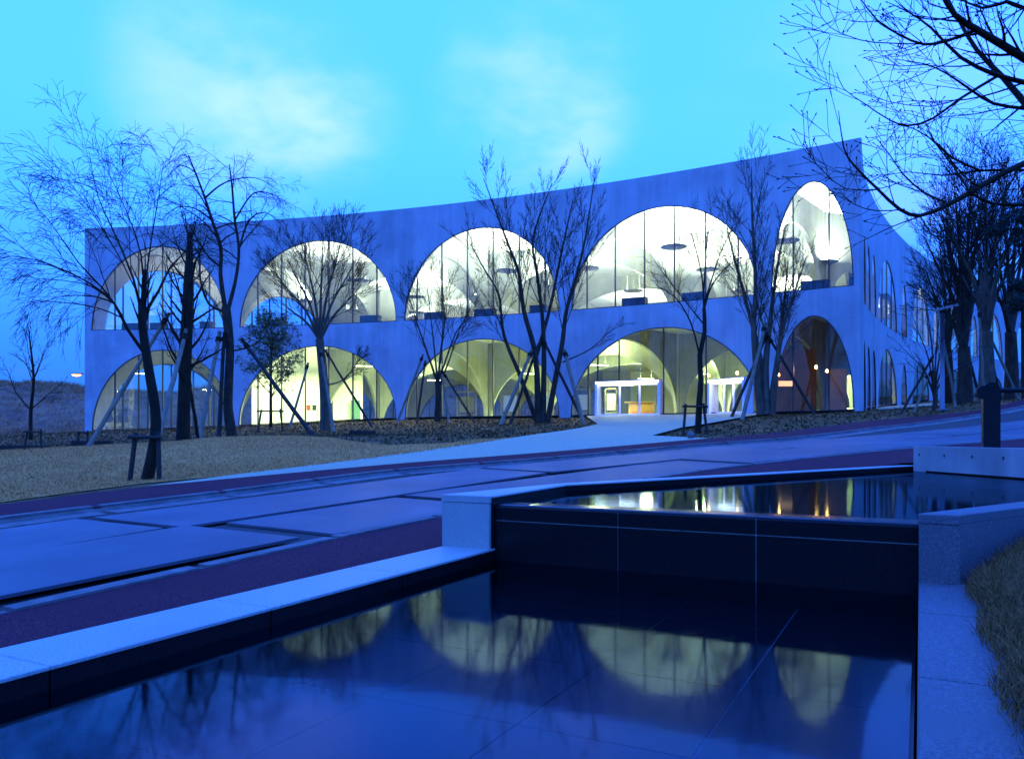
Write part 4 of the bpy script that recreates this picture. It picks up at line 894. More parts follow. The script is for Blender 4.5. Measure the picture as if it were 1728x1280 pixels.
# ================================================================== TREES, POLES, LAMPS
class Tree:
    def __init__(s, seed, k=.66): s.r = random.Random(seed); s.br = []; s.k = k
    def rv(s): 
        v = Vector((s.r.gauss(0, 1), s.r.gauss(0, 1), s.r.gauss(0, 1))); return v.normalized()
    def grow(s, p, d, L, r, lvl, K):
        if r < K.get('rmin', .004) * .6 or L < .12: return
        n = max(3, min(9, int(L / K.get('seg', .35)))); pts = [p.copy()]; rad = [r]; ds = [d.copy()]
        trop = K['trop'][min(lvl, len(K['trop']) - 1)]; wig = K['wig'][min(lvl, len(K['wig']) - 1)]
        for i in range(n):
            d = (d + s.rv() * wig + Vector((0, 0, trop)) / n).normalized(); p = p + d * (L / n)
            pts.append(p.copy()); rad.append(max(K.get('rmin', .004), r * (1 - .78 * (i + 1) / n))); ds.append(d.copy())
        s.br.append((pts, rad, lvl)); s.kids(pts, rad, ds, L, lvl, K)
    def kids(s, pts, rad, ds, L, lvl, K, t0=None):
        if lvl >= K['max']: return
        nc = K['nc'][min(lvl, len(K['nc']) - 1)]; nc = max(1, int(nc * s.r.uniform(.8, 1.2) + .5)); az0 = s.r.uniform(0, 6.28)
        for k in range(nc):
            t = (t0 if t0 is not None else K.get('t0', .25)) + (1 - (t0 if t0 is not None else K.get('t0', .25))) * (k + s.r.random()) / nc; t = min(t, .99)
            x = t * (len(pts) - 1); i = int(x); q = pts[i].lerp(pts[i + 1], x - i); r0 = rad[i]; d = ds[i]
            ang = math.radians(s.r.gauss(*K['ang'])); az = az0 + k * 2.4 + s.r.uniform(-.5, .5)
            e = d.orthogonal().normalized(); e.rotate(Matrix.Rotation(az, 3, d)); nd = (d * math.cos(ang) + e * math.sin(ang)).normalized()
            l = L * s.r.uniform(*K['lr']) * (1.15 - .65 * t); s.grow(q, nd, min(l, K.get('lmax', 9)), max(r0 * K['rr'], K.get('rmin', .004)), lvl + 1, K)
    def limb(s, pxs, Y, K, lvl=0, t0=.3, dy=0.0, bend=.0):
        """limb traced from photo points (x, y, half width in px) at depth Y, drifting dy metres in depth"""
        n = len(pxs); pts = []; rad = []
        for i, (x, y, w) in enumerate(pxs):
            t = i / (n - 1); yy = Y + dy * t + bend * math.sin(t * 3.1); pts.append(Vector(at(x, y, yy))); rad.append(max(.004, w * yy / F * (.92 if lvl == 0 else s.k)))
        Q = []; R = []                                           # Catmull-Rom
        for i in range(n - 1):
            p0, p1, p2, p3 = pts[max(i - 1, 0)], pts[i], pts[i + 1], pts[min(i + 2, n - 1)]
            m = max(2, min(5, int((p2 - p1).length / .3)))
            for k in range(m):
                t = k / m; Q.append(.5 * ((2 * p1) + (p2 - p0) * t + (2 * p0 - 5 * p1 + 4 * p2 - p3) * t * t + (3 * p1 - p0 - 3 * p2 + p3) * t ** 3)); R.append(rad[i] + (rad[i + 1] - rad[i]) * t)
        Q.append(pts[-1]); R.append(rad[-1])
        ds = [(Q[min(i + 1, len(Q) - 1)] - Q[max(i - 1, 0)]).normalized() for i in range(len(Q))]
        L = sum((Q[i + 1] - Q[i]).length for i in range(len(Q) - 1))
        s.br.append((Q, R, lvl)); 
        if K: s.kids(Q, R, ds, L, lvl, K, t0)
        return Q
    def br_r0(s, Q):
        return next(r[0] for p, r, l in s.br if p is Q)
    def build(s, name, label, base, m_trunk, m_twig, cut=.035, group='bare trees around the library'):
        root = empty(name, tuple(base), label, 'tree', group)
        for part, mt, sel in (('trunk', m_trunk, lambda l, r: l <= 1), ('branches', m_twig, lambda l, r: l > 1)):
            V = []; Fs = []; off = 0
            for pts, rad, l in s.br:
                if not sel(l, rad[0]): continue
                n = 9 if rad[0] > .08 else 6 if rad[0] > .03 else 4 if rad[0] > .012 else 3
                v, f = tube_np(np.array([tuple(p) for p in pts]), np.array(rad), n); V.append(v); Fs += (f + off).tolist(); off += len(v)
            if V: obj(part, (np.concatenate(V), [tuple(q) for q in Fs]), mt, root, True)
        return root
up = dict(max=4, nc=[9, 9, 6, 4], ang=(34, 10), lr=(.42, .68), rr=.4, trop=[.25, .3, .28, .2], wig=[.06, .09, .11, .13], rmin=.006, t0=.2)
def mk(**k):
    d = dict(up); d.update(k)
    d['nc'] = [d['nc'][0]] + [n * 1.35 for n in d['nc'][1:]] ; d['nc'][0] *= 1.35
    return d
SIMPLE = []
# T1 leaning tree by the road with long trailing twigs
b1 = onT(249, 810); Y = b1[1]; t = Tree(11)
wp = mk(max=4, nc=[9, 8, 5, 3], ang=(30, 10), lr=(.4, .7), trop=[.15, .0, -.45, -.6], wig=[.05, .06, .07, .08], rmin=.0032, rr=.5, seg=.22)
t.limb([(248, 812, 11.5), (262, 740, 9.5), (262, 690, 9), (254, 640, 8.5), (246, 590, 8), (240, 540, 7.5), (243, 500, 5), (245, 455, 3)], Y, mk(max=2, nc=[6, 4], rmin=.0032, lr=(.2, .35), wig=[.07, .1]), t0=.62)
for L_, dy in (([(247, 600, 5), (215, 555, 4.2), (193, 512, 3.6), (150, 477, 2.4), (90, 448, 1.5), (30, 432, .7), (5, 436, .4)], -1.0), ([(193, 512, 3), (172, 485, 2.2), (130, 440, 1.5), (85, 375, .9), (60, 352, .5)], -.6),
               ([(241, 540, 4.5), (225, 470, 3), (196, 400, 2), (165, 330, 1.2), (150, 255, .5)], .8), ([(242, 532, 5), (268, 490, 3.2), (288, 450, 2.3), (318, 420, 1.2), (335, 400, .6)], .5),
               ([(243, 495, 3.6), (238, 430, 2.2), (215, 360, 1.3), (180, 285, .6)], -.9), ([(245, 480, 3), (256, 400, 1.8), (268, 330, 1.1), (276, 272, .5)], 1.0), ([(193, 512, 2.6), (160, 500, 1.8), (100, 500, 1.0), (50, 520, .5)], .9), ([(243, 520, 3), (205, 440, 1.8), (150, 350, 1.0), (110, 300, .5)], -1.4)):
    t.limb(L_, Y, wp, 1, .22, dy)
t.build('leaning_tree', 'leaning bare tree with trailing twigs on the lawn nearest the road', b1, M['bark_dark'], M['twig'])
# T2 stout pollarded trunk
b2 = onT(310, 741.5); Y = b2[1]; t = Tree(12)
pol = mk(max=4, nc=[20, 6, 5, 3], ang=(46, 14), lr=(.24, .42), trop=[.1, .45, .3, .2], wig=[.03, .12, .15, .18], rmin=.006, rr=.26, seg=.2, lmax=3.0)
t.limb([(309, 744, 13), (310, 700, 11.5), (312, 640, 11), (313, 590, 11.5), (316, 540, 10.5), (318, 480, 9), (320, 430, 6.5), (321, 392, 3.5)], Y, pol, t0=.22)
t.build('pollarded_tree', 'stout bare tree with short pruned branches, second trunk from the left', b2, M['bark_dark'], M['bark_dark'])
# T3 gnarled tree
b3 = onT(391, 735); Y = b3[1]; t = Tree(13)
gn = mk(max=4, nc=[9, 8, 6, 3], ang=(44, 14), lr=(.34, .58), trop=[.0, -.1, -.5, -.6], wig=[.1, .16, .16, .16], rmin=.0045, rr=.5, seg=.22)
t.limb([(392, 737, 10.5), (385, 690, 8.5), (386, 640, 8), (388, 590, 7.5), (384, 545, 8.5), (381, 518, 8)], Y, None)
for L_, dy in (([(380, 522, 6.5), (372, 462, 5), (373, 420, 4.6), (358, 372, 4), (345, 332, 3), (330, 292, 2.2), (318, 262, 1.2)], -.6), ([(385, 522, 5.5), (398, 470, 4.2), (403, 420, 3.6), (396, 370, 3.2), (392, 320, 2.5), (387, 278, 1.2)], .8),
               ([(383, 528, 4), (352, 512, 3.2), (338, 470, 2.6), (336, 430, 2), (318, 402, 1)], -1), ([(402, 425, 3), (420, 372, 2.2), (447, 358, 1.4), (474, 378, .6)], .4), ([(396, 372, 2.8), (428, 326, 1.8), (464, 330, 1), (492, 352, .5)], 1.2),
               ([(346, 334, 2.6), (380, 308, 1.8), (430, 300, 1.1), (472, 322, .5)], -1.0), ([(388, 592, 2.6), (420, 586, 1.8), (450, 562, 1), (470, 532, .5)], .5), ([(358, 372, 2.6), (330, 352, 1.8), (298, 350, 1.2), (272, 372, .6)], .8), ([(331, 292, 1.8), (305, 278, 1.2), (282, 300, .6)], .2), ([(372, 450, 3), (345, 425, 2), (320, 380, 1.3), (300, 360, .6)], -1.5)):
    t.limb(L_, Y, gn, 1, .3, dy)
t.build('gnarled_tree', 'gnarled bare tree with drooping crooked crown, third trunk from the left', b3, M['bark'], M['twig'])
# T13 small tree at the far left
b = onT(52, 741); b[:] = at(52, 741, min(b[1], 24)); Y = b[1]; t = Tree(14); sm = mk(max=3, nc=[6, 5, 3], rmin=.005, lr=(.28, .5), seg=.2)
t.limb([(52, 742, 3.6), (52, 692, 3), (57, 640, 2.4), (51, 580, 1.4), (48, 552, .6)], Y, sm, t0=.45)
for L_, dy in (([(52, 692, 2.4), (26, 661, 1.7), (16, 632, 1), (5, 612, .5)], .5), ([(53, 690, 2), (77, 669, 1.4), (104, 647, .6)], -.5), ([(58, 637, 1.6), (72, 600, 1.1), (84, 572, .5)], .6), ([(57, 632, 1.5), (40, 610, 1.1), (20, 596, .5)], -.6)): t.limb(L_, Y, sm, 1, .25, dy)
t.build('small_tree', 'small bare tree standing alone before the brush hill at far left', b, M['bark_dark'], M['twig'])
# T5
b5 = onT(549, 724); b5[:] = at(549, 724, min(b5[1], 40)); Y = b5[1]; t = Tree(15); z5 = mk(max=4, nc=[5, 6, 6, 4], ang=(28, 9), lr=(.42, .68), rmin=.007, wig=[.06, .1, .12, .14])
t.limb([(549, 726, 10), (547, 660, 8.5), (543, 610, 8), (539, 572, 7.5)], Y, None)
for tx, ty, dy in ((458, 452, -1.5), (482, 428, 1), (512, 412, -1), (545, 402, 1.4), (578, 396, -1.2), (602, 432, 1.2), (610, 480, -1), (470, 505, 2)):
    t.limb([(540, 575, 4), (540 + (tx - 540) * .3, 575 + (ty - 575) * .42, 3.2), (540 + (tx - 540) * .72, 575 + (ty - 575) * .75, 1.8), (tx, ty, .6)], Y, z5, 1, .3, dy)
t.limb([(548, 650, 2.5), (580, 640, 1.8), (608, 605, .8)], Y, z5, 1, .3, -1)
t.build('vase_tree', 'bare vase-shaped tree before the second arch with propping poles', b5, M['bark_pale'], M['twig'])
# T6
b6 = onT(738, 709); b6[:] = at(738, 709, min(b6[1], 45)); Y = b6[1]; t = Tree(16); z6 = mk(max=4, nc=[5, 6, 5, 4], ang=(30, 9), lr=(.42, .66), rmin=.007)
t.limb([(738, 711, 7), (740, 665, 5.8), (738, 642, 5)], Y, None)
for L_, dy in (([(738, 645, 3.5), (720, 592, 2.6), (702, 540, 1.6), (688, 492, .6)], -1), ([(739, 645, 3.8), (744, 592, 2.8), (750, 540, 1.8), (747, 482, .6)], .6), ([(740, 655, 3.2), (760, 602, 2.2), (777, 552, 1.4), (802, 508, .6)], -.6), ([(738, 640, 3), (732, 580, 2), (725, 520, 1.2), (720, 470, .5)], 1.2), ([(741, 640, 2.6), (770, 560, 1.6), (790, 540, .6)], 1.5)):
    t.limb(L_, Y, z6, 1, .3, dy)
t.build('slender_tree', 'slender bare tree before the left half of the third arch', b6, M['bark'], M['twig'])
# T7 multi-stemmed
b7 = onT(912, 713); b7[:] = at(912, 713, min(b7[1], 44)); Y = b7[1]; t = Tree(17); z7 = mk(max=3, nc=[15, 8, 6], ang=(27, 8), lr=(.22, .4), rr=.27, rmin=.0075, wig=[.04, .08, .1, .12], trop=[.2, .35, .3, .2])
for L_, dy in (([(908, 713, 6.5), (904, 603, 5), (884, 524, 4), (875, 460, 3), (852, 398, 1.8), (816, 301, .6)], -1), ([(916, 713, 6), (918, 603, 4.6), (915, 532, 3.6), (906, 460, 2.8), (900, 400, 1.8), (931, 310, .6)], .7), ([(924, 712, 5.5), (938, 636, 5), (949, 578, 4.4), (956, 524, 3.6), (974, 460, 2.6), (988, 400, 1.7), (1003, 301, .6)], 0), ([(906, 713, 4.6), (877, 632, 3.8), (857, 585, 3.2), (848, 553, 2.8), (841, 496, 2), (816, 452, 1.3), (794, 412, .6)], -1.2), ([(905, 600, 4), (927, 524, 3), (945, 438, 2.1), (967, 336, .7)], 1.4)):
    t.limb(L_, Y, z7, 0, .36, dy)
t.limb([(949, 611, 2.2), (996, 589, 1.6), (1032, 557, 1.1), (1062, 545, .5)], Y, z7, 1, .3, .5)
t.build('multi_stem_tree', 'tall multi-stemmed bare tree before the pier left of the entrance', b7, M['bark'], M['twig'])
# T8
b8 = onT(1178, 729); Y = b8[1]; t = Tree(18); z8 = mk(max=4, nc=[6, 7, 5, 3], ang=(36, 10), lr=(.34, .52), rmin=.005)
t.limb([(1178, 731, 6.2), (1180, 680, 5.6), (1183, 640, 5), (1181, 600, 4.6), (1189, 560, 4), (1188, 520, 3.3)], Y, None)
for L_, dy in (([(1181, 602, 2.6), (1166, 545, 2), (1140, 502, 1.5), (1108, 482, .6)], -.6), ([(1188, 522, 2.8), (1202, 480, 2), (1232, 446, 1.2), (1264, 430, .5)], .7), ([(1188, 522, 2.8), (1185, 470, 2), (1174, 420, 1.4), (1158, 366, .6)], -.5), ([(1189, 510, 2.2), (1214, 432, 1.4), (1238, 378, .6)], -.9), ([(1186, 545, 2), (1150, 500, 1.4), (1104, 440, .6)], .9), ([(1187, 500, 2), (1192, 420, 1.4), (1200, 350, .6)], .4)):
    t.limb(L_, Y, z8, 1, .3, dy)
t.build('young_tree', 'young bare tree with dark slim trunk standing before the entrance', b8, M['bark_dark'], M['twig'])
# T9 clump
b9 = onT(1294, 699); b9[:] = at(1294, 699, min(b9[1], 38)); Y = b9[1]; t = Tree(19); z9 = mk(max=3, nc=[13, 8, 6], ang=(27, 9), lr=(.24, .42), rr=.27, rmin=.0065, wig=[.04, .08, .1, .12])
for L_, dy in (([(1284, 699, 8.5), (1278, 640, 6), (1272, 560, 5), (1275, 480, 3.6), (1270, 380, 2.2), (1268, 282, .7)], -.5), ([(1293, 699, 8.5), (1292, 620, 6), (1300, 540, 4), (1310, 460, 2.5), (1326, 378, .8)], .6), ([(1302, 699, 7.5), (1308, 640, 5), (1320, 560, 3.6), (1345, 480, 2), (1362, 430, .7)], -.6), ([(1289, 699, 7), (1286, 620, 4.6), (1262, 520, 3), (1240, 440, 2), (1225, 376, .7)], .9), ([(1297, 699, 6), (1312, 600, 3.5), (1322, 520, 2.3), (1330, 440, .8)], 1.2)):
    t.limb(L_, Y, z9, 0, .34, dy)
t.build('clump_tree', 'bare tree with a bundle of pale stems left of the cafe arch', b9, M['bark_pale'], M['twig'])
# right-hand trees by the side facade
def free_tree(seed, x, y, Y, rpx, forky, tips, K, name, lab, mt):
    b = at(x, y, Y); b[2] = min(b[2], tz(b[0], b[1]) + 0.0) if abs(b[2] - tz(b[0], b[1])) < .6 else tz(b[0], b[1])
    yb = HZ - (b[2] - CZ) * F / Y; t = Tree(seed)
    t.limb([(x, yb + 2, rpx * 1.25), (x + 1, (yb + forky) / 2, rpx), (x - 1, forky, rpx * .85)], Y, None)
    for i, (tx, ty) in enumerate(tips):
        t.limb([(x - 1, forky + 6, rpx * .75), (x + (tx - x) * .25, forky + (ty - forky) * .4, rpx * .42), (x + (tx - x) * .65, forky + (ty - forky) * .72, rpx * .24), (tx, ty, .5)], Y, K, 1, .28, (-1.4, 1.6, -.5, .8, -2, 2, 0, 1.2)[i % 8])
    t.build(name, lab, b, mt, M['twig'])
zr = mk(max=4, nc=[7, 8, 6, 4], ang=(26, 9), lr=(.38, .6), rmin=.0075)
free_tree(31, 1577, 690, 31.0, 4, 660, [(1512, 575), (1535, 520), (1560, 480), (1590, 470), (1615, 500), (1640, 545), (1530, 610), (1650, 600)], mk(max=4, nc=[6, 5, 4, 3], ang=(36, 12), lr=(.3, .5), rmin=.006), 'spreading_shrub_tree', 'low spreading bare tree beside the street lamp', M['bark'])
free_tree(32, 1627, 676, 38.0, 12, 585, [(1560, 400), (1585, 340), (1610, 305), (1640, 290), (1660, 330), (1690, 380), (1550, 480), (1600, 420)], zr, 'roadside_tree', 'thick bare tree right of the street lamp by the side facade', M['bark'])
free_tree(33, 1664, 655, 36.0, 13, 560, [(1600, 380), (1635, 330), (1665, 295), (1700, 300), (1730, 340), (1615, 450), (1720, 420)], zr, 'roadside_tree', 'thick bare tree with pale trunk right behind the rail post', M['bark_pale'])
free_tree(34, 1706, 650, 42.0, 11, 560, [(1660, 380), (1690, 320), (1720, 300), (1750, 340), (1650, 450), (1765, 400)], zr, 'roadside_tree', 'thick bare tree at the right frame edge', M['bark'])
free_tree(35, 1600, 664, 52.0, 8, 590, [(1560, 450), (1585, 410), (1610, 390), (1640, 430)], zr, 'roadside_tree', 'thinner bare tree close to the side facade behind the lamp', M['bark_dark'])
# dark conifer at the right edge
def leaf_cloud(cs, n, size, flat=.5):
    V = []; 
    C = np.array([c[:3] for c in cs]); R = np.array([c[3] for c in cs]); k = rng.integers(0, len(cs), n)
    d = rng.normal(size=(n, 3)); d /= np.linalg.norm(d, axis=1)[:, None]; d[:, 2] *= .75
    p = C[k] + d * (R[k] * rng.random(n) ** .5)[:, None]
    a = rng.normal(size=(n, 3)); a /= np.linalg.norm(a, axis=1)[:, None]; b = np.cross(a, rng.normal(size=(n, 3))); b /= np.linalg.norm(b, axis=1)[:, None]
    s = size * rng.uniform(.6, 1.3, n)[:, None]
    V = np.stack([p - a * s, p + b * s * flat, p + a * s, p - b * s * flat], 1).reshape(-1, 3)
    f = (np.arange(n) * 4)[:, None] + np.array([[0, 1, 2, 3]]); return V, f
c0 = at(1733, 640, 34); zc0 = tz(c0[0], c0[1])
ev = empty('conifer_tree', (c0[0], c0[1], zc0), 'dark evergreen crown at the right frame edge above the rail post', 'tree')
obj('trunk', MB().tube([[c0[0], c0[1], zc0 - .1], [c0[0] - .1, c0[1], 7], [c0[0], c0[1], 10.8]], [.22, .15, .05], 8).vf, M['bark_dark'], ev, True)
cl_ = []
for i in range(26):
    h = random.uniform(6.6, 10.6); rr = 1.25 * random.random(); a = random.uniform(0, 6.28); cl_.append((c0[0] + rr * math.cos(a), c0[1] + rr * math.sin(a), h, random.uniform(.25, .5)))
obj('crown', leaf_cloud(cl_, 9000, .10, .18), M['leaf_dark'], ev)
# small leafy evergreen before the second arch
b4 = onT(457, 719); b4[:] = at(457, 719, min(b4[1], 42)); Y = b4[1]; t = Tree(20); e4 = mk(max=3, nc=[20, 5, 3], ang=(48, 10), lr=(.36, .5), rmin=.005, trop=[.2, .3, .3], rr=.4)
t.limb([(457, 721, 3.2), (457, 650, 2.4), (458, 590, 1.6), (458, 552, .6)], Y, e4, 0, .22)
r4 = t.build('leafy_tree', 'small evergreen tree with sparse green leaves before the second arch', b4, M['bark_dark'], M['twig'], group=None)
tips = [p for pts, rad, l in t.br if l >= 1 for p in pts[1:]]; random.shuffle(tips)
cl_ = [(p.x, p.y, p.z, .26) for p in tips[:900]]
obj('crown', leaf_cloud(cl_, 4200, .085, .38), M['leaf'], r4)
# near cherry limb reaching in from the right: trunk stands outside the frame
NT = Tree(40, .9); TX, TY = 9.6, 8.6; tzb = tz(TX, TY)
bud = mk(max=3, nc=[9, 6, 3], ang=(40, 14), lr=(.34, .6), rmin=.0034, rr=.42, trop=[.25, .3, .25, .15], wig=[.06, .1, .12, .14], seg=.14, lmax=1.3)
NT.br.append(([Vector((TX, TY, tzb - .1)), Vector((TX - .1, TY, 2.0)), Vector((TX - .25, TY + .1, 3.6)), Vector((TX - .2, TY + .15, 5.2)), Vector((TX, TY + .1, 7.2))], [.24, .19, .17, .13, .07], 0))
def ncon(Lpx, Y0, dy, z0, bud_=bud, lvl=1, t0=.12):
    Q = NT.limb(Lpx, Y0, bud_, lvl, t0, dy)
    if z0 is not None:
        a = Q[0]; e = Vector((TX - .15, TY + .1, z0)); D = (e - a).length
        m0 = (Q[0] - Q[2]).normalized() * D * .9; m1 = Vector((.35, .05, -1.0)).normalized() * D * .9; r0 = NT.br_r0(Q)
        pts = []; rad = []
        for i in range(13):
            t = i / 12; h = Vector((0, 0, 0)) + a * (2 * t ** 3 - 3 * t * t + 1) + m0 * (t ** 3 - 2 * t * t + t) + e * (3 * t * t - 2 * t ** 3) + m1 * (t ** 3 - t * t)
            pts.append(h + (NT.rv() * .015 if 0 < i < 12 else Vector((0, 0, 0)))); rad.append(r0 * (1 + .9 * t))
        NT.br.append((pts, rad, 1))
        ds = [(pts[max(i - 1, 0)] - pts[min(i + 1, 12)]).normalized() for i in range(13)]
        NT.kids(pts, [q * .35 for q in rad], ds, D, 1, bud, .1)
ncon([(1745, 268, 7), (1728, 276, 6.5), (1684, 297, 6), (1637, 325, 5.5), (1596, 347, 4.5), (1552, 364, 3.8), (1518, 353, 3.2), (1481, 319, 2.6), (1443, 281, 2), (1424, 250, 1.5), (1415, 187, .6)], 8.8, -.5, 3.9)
ncon([(1740, 185, 7), (1728, 172, 6.5), (1690, 128, 5), (1648, 84, 4), (1618, 34, 3), (1596, -10, 2)], 9.2, .6, 4.4)
ncon([(1745, 106, 8), (1728, 98, 7.5), (1690, 75, 7), (1648, 50, 6.2), (1612, 26, 5), (1588, -12, 4)], 8.4, -.3, 4.9)
ncon([(1745, 185, 4), (1728, 183, 3.6), (1677, 175, 3), (1640, 153, 2.5), (1599, 125, 1.8), (1560, 108, 1.1), (1510, 100, .5)], 9.4, .5, 4.3)
ncon([(1745, 143, 5), (1728, 139, 4.6), (1677, 125, 4.2), (1621, 97, 3), (1571, 47, 2.2), (1535, 22, 1.2), (1500, 5, .6)], 9.0, -.5, 4.6)
for L_, Y0, dy in (([(1648, 50, 3.6), (1599, 69, 3), (1559, 75, 2.6), (1518, 59, 2.1), (1480, 34, 1.6), (1450, -5, .9)], 8.3, .3), ([(1684, 128, 3), (1621, 166, 2.4), (1574, 200, 2.1), (1534, 212, 1.9), (1502, 203, 1.6), (1459, 175, 1.2), (1424, 150, .9), (1412, 122, .5)], 9.0, -.6),
                   ([(1652, 287, 2.4), (1606, 266, 2), (1584, 244, 1.6), (1540, 216, 1), (1500, 210, .5)], 9.4, .4), ([(1637, 325, 2.6), (1609, 281, 2), (1580, 244, 1.6), (1559, 200, .9), (1550, 170, .5)], 8.6, .5),
                   ([(1596, 341, 2.2), (1559, 325, 1.9), (1524, 294, 1.5), (1502, 262, 1.1), (1477, 231, .5)], 8.5, .7), ([(1481, 320, 1.6), (1427, 319, 1.2), (1390, 290, .9), (1368, 265, .7), (1358, 235, .4)], 8.35, -.3), ([(1527, 353, 1.6), (1480, 356, 1.2), (1440, 344, .9), (1416, 320, .4)], 8.4, .4),
                   ([(1609, 28, 2), (1577, 34, 1.7), (1540, 25, 1.2), (1505, -4, .6)], 8.4, -.4), ([(1559, 75, 1.6), (1474, 72, 1.3), (1434, 62, 1), (1402, 47, .8), (1380, 19, .6), (1373, -6, .4)], 8.45, -.3), ([(1621, 166, 1.4), (1570, 180, 1.1), (1500, 172, .8), (1462, 156, .4)], 9.1, .4), ([(1570, 108, 1.2), (1520, 112, .9), (1475, 104, .4)], 9.0, .3)):
    NT.limb(L_, Y0, bud, 1, .12, dy)
ncon([(1750, 345, 4), (1728, 345, 3.6), (1677, 344, 3), (1640, 327, 2.5)], 8.7, 0, 3.7)
ncon([(1750, 288, 3), (1728, 287, 2.6), (1652, 288, 2.4), (1590, 296, 1.4), (1530, 290, .7), (1480, 300, .4)], 9.3, .3, 4.0)
ncon([(1750, -8, 5), (1728, 14, 4.5), (1699, 3, 3.8), (1659, 14, 2.6), (1615, -4, 1.4)], 8.6, .3, 5.6)
nr = NT.build('overhanging_tree', 'dark bare tree limb with buds reaching in at the upper right', (TX, TY, tzb), M['bark_dark'], M['bark_dark'], group=None)
V = []; Fb = []; bc = 0
for pts, rad, l in NT.br:
    if l < 2 or random.random() > .8: continue
    p = np.array(tuple(pts[-1])); d = np.array(tuple((pts[-1] - pts[-2]).normalized()))
    v, f = tube_np(np.array([p - d * .004, p + d * .010, p + d * .022, p + d * .034]), np.array([.003, .0075, .006, .001]), 5); V.append(v); Fb += (f + bc).tolist(); bc += len(v)
tag(obj('buds', (np.concatenate(V), [tuple(q) for q in Fb]), M['bark_dark'], nr, True), kind='stuff')

# ------------------------------------------------------------------ propping poles, each a thing
def prop(x0, y0, x1, y1, Yt, rpx, mt, lab, Y0=None, grp='poles propping the young trees', foot=False):
    a = onT(x0, y0) if Y0 is None else at(x0, y0, Y0); b = at(x1, y1, Yt); r = empty('propping_pole', tuple(a), lab, 'pole', grp)
    rr = rpx * (a[1] + b[1]) / 2 / F
    d = (b - a) / np.linalg.norm(b - a); n_ = 7
    pts = [a - d * .1 + (b - a + d * .1) * i / n_ + np.array([random.gauss(0, .008), random.gauss(0, .008), 0]) * (0 < i < n_) for i in range(n_ + 1)]
    obj('shaft', MB().tube(pts, [rr * (1.1 - .25 * i / n_) for i in range(n_ + 1)], 8).vf, M[mt], r, True)
    q = a + (b - a) * .93; obj('binding', MB().tube([q - d * .1, q + d * .1], rr * 1.35, 8).vf, M['bark_dark'], r)
    if foot:
        e = a + (b - a) * .07; obj('ground_peg', MB().tube([a + np.array([.28, -.05, -.1]), e + np.array([-.06, 0, .04])], rr * .8, 6).vf, M['pole_dark'], r)
Y2, Y3, Y5, Y6, Y7, Y9 = b2[1], b3[1], b5[1], b6[1], b7[1], b9[1]
prop(150, 752, 286, 528, Y2 + .3, 3.6, 'pole', 'long grey pole leaning right from the lawn crest to the pollarded tree', Y2 - 1.5)
prop(262, 757, 314, 556, Y2 - .3, 4.2, 'pole', 'pale thick pole crossing the pollarded tree from lower left', Y2 - 3)
prop(334, 738, 318, 640, Y2 + .6, 3.0, 'pole_dark', 'short dark pole behind the pollarded trunk', Y2 + 2)
prop(333, 759, 371, 560, Y3 - .2, 4.0, 'pole', 'pale pole with a peg left of the gnarled tree', Y3 - 3, foot=True)
prop(369, 736, 379, 560, Y3 - .3, 3.6, 'pole_dark', 'upright dark pole just left of the gnarled trunk', Y3 - .5)
prop(528, 736, 408, 572, Y3 - .2, 3.6, 'pole_dark', 'long dark pole leaning left to the gnarled tree with a peg', Y3 - 1.5, foot=True)
prop(490, 716, 520, 612, Y5 - .2, 2.2, 'pole', 'thin pole on the left of the vase-shaped tree', Y5 - 1.5)
prop(563, 726, 541, 590, Y5 - .2, 2.6, 'pole', 'pale pole right in front of the vase-shaped trunk', Y5 - 2.5)
prop(626, 717, 548, 590, Y5, 2.0, 'pole_dark', 'dark pole on the right of the vase-shaped tree', Y5 - .5)
prop(671, 711, 714, 598, Y6, 2.0, 'pole', 'thin pole left of the slender tree', Y6 - 1)
prop(704, 710, 718, 608, Y6 + .2, 1.8, 'pole_dark', 'dark pole close left of the slender trunk', Y6 - .6)
prop(757, 711, 745, 622, Y6, 2.0, 'pole', 'pale pole right of the slender trunk', Y6 - 1.2)
prop(800, 711, 748, 628, Y6 + .2, 1.8, 'pole_dark', 'dark leaning pole far right of the slender tree', Y6)
prop(846, 714, 898, 590, Y7 - .4, 3.2, 'pole', 'pale pole left of the multi-stemmed tree', Y7 - 2)
prop(862, 711, 909, 580, Y7 + .2, 2.6, 'pole_dark', 'dark pole crossing left of the multi-stemmed tree', Y7 - .8)
prop(986, 714, 914, 568, Y7, 2.6, 'pole_dark', 'dark pole right of the multi-stemmed tree leaning left', Y7 - .8)
prop(985, 716, 952, 590, Y7 - .4, 3.4, 'pole', 'pale pole right of the multi-stemmed tree', Y7 - 2)
prop(1236, 700, 1296, 560, Y9 + .2, 2.6, 'pole_dark', 'dark pole left of the bundle of pale stems', Y9 - .3)
prop(1253, 706, 1292, 545, Y9 - .3, 3.2, 'pole', 'pale pole left of the bundle of pale stems', Y9 - 2)
prop(1374, 698, 1296, 566, Y9, 2.4, 'pole_dark', 'dark pole leaning across the cafe arch', Y9 - .3)
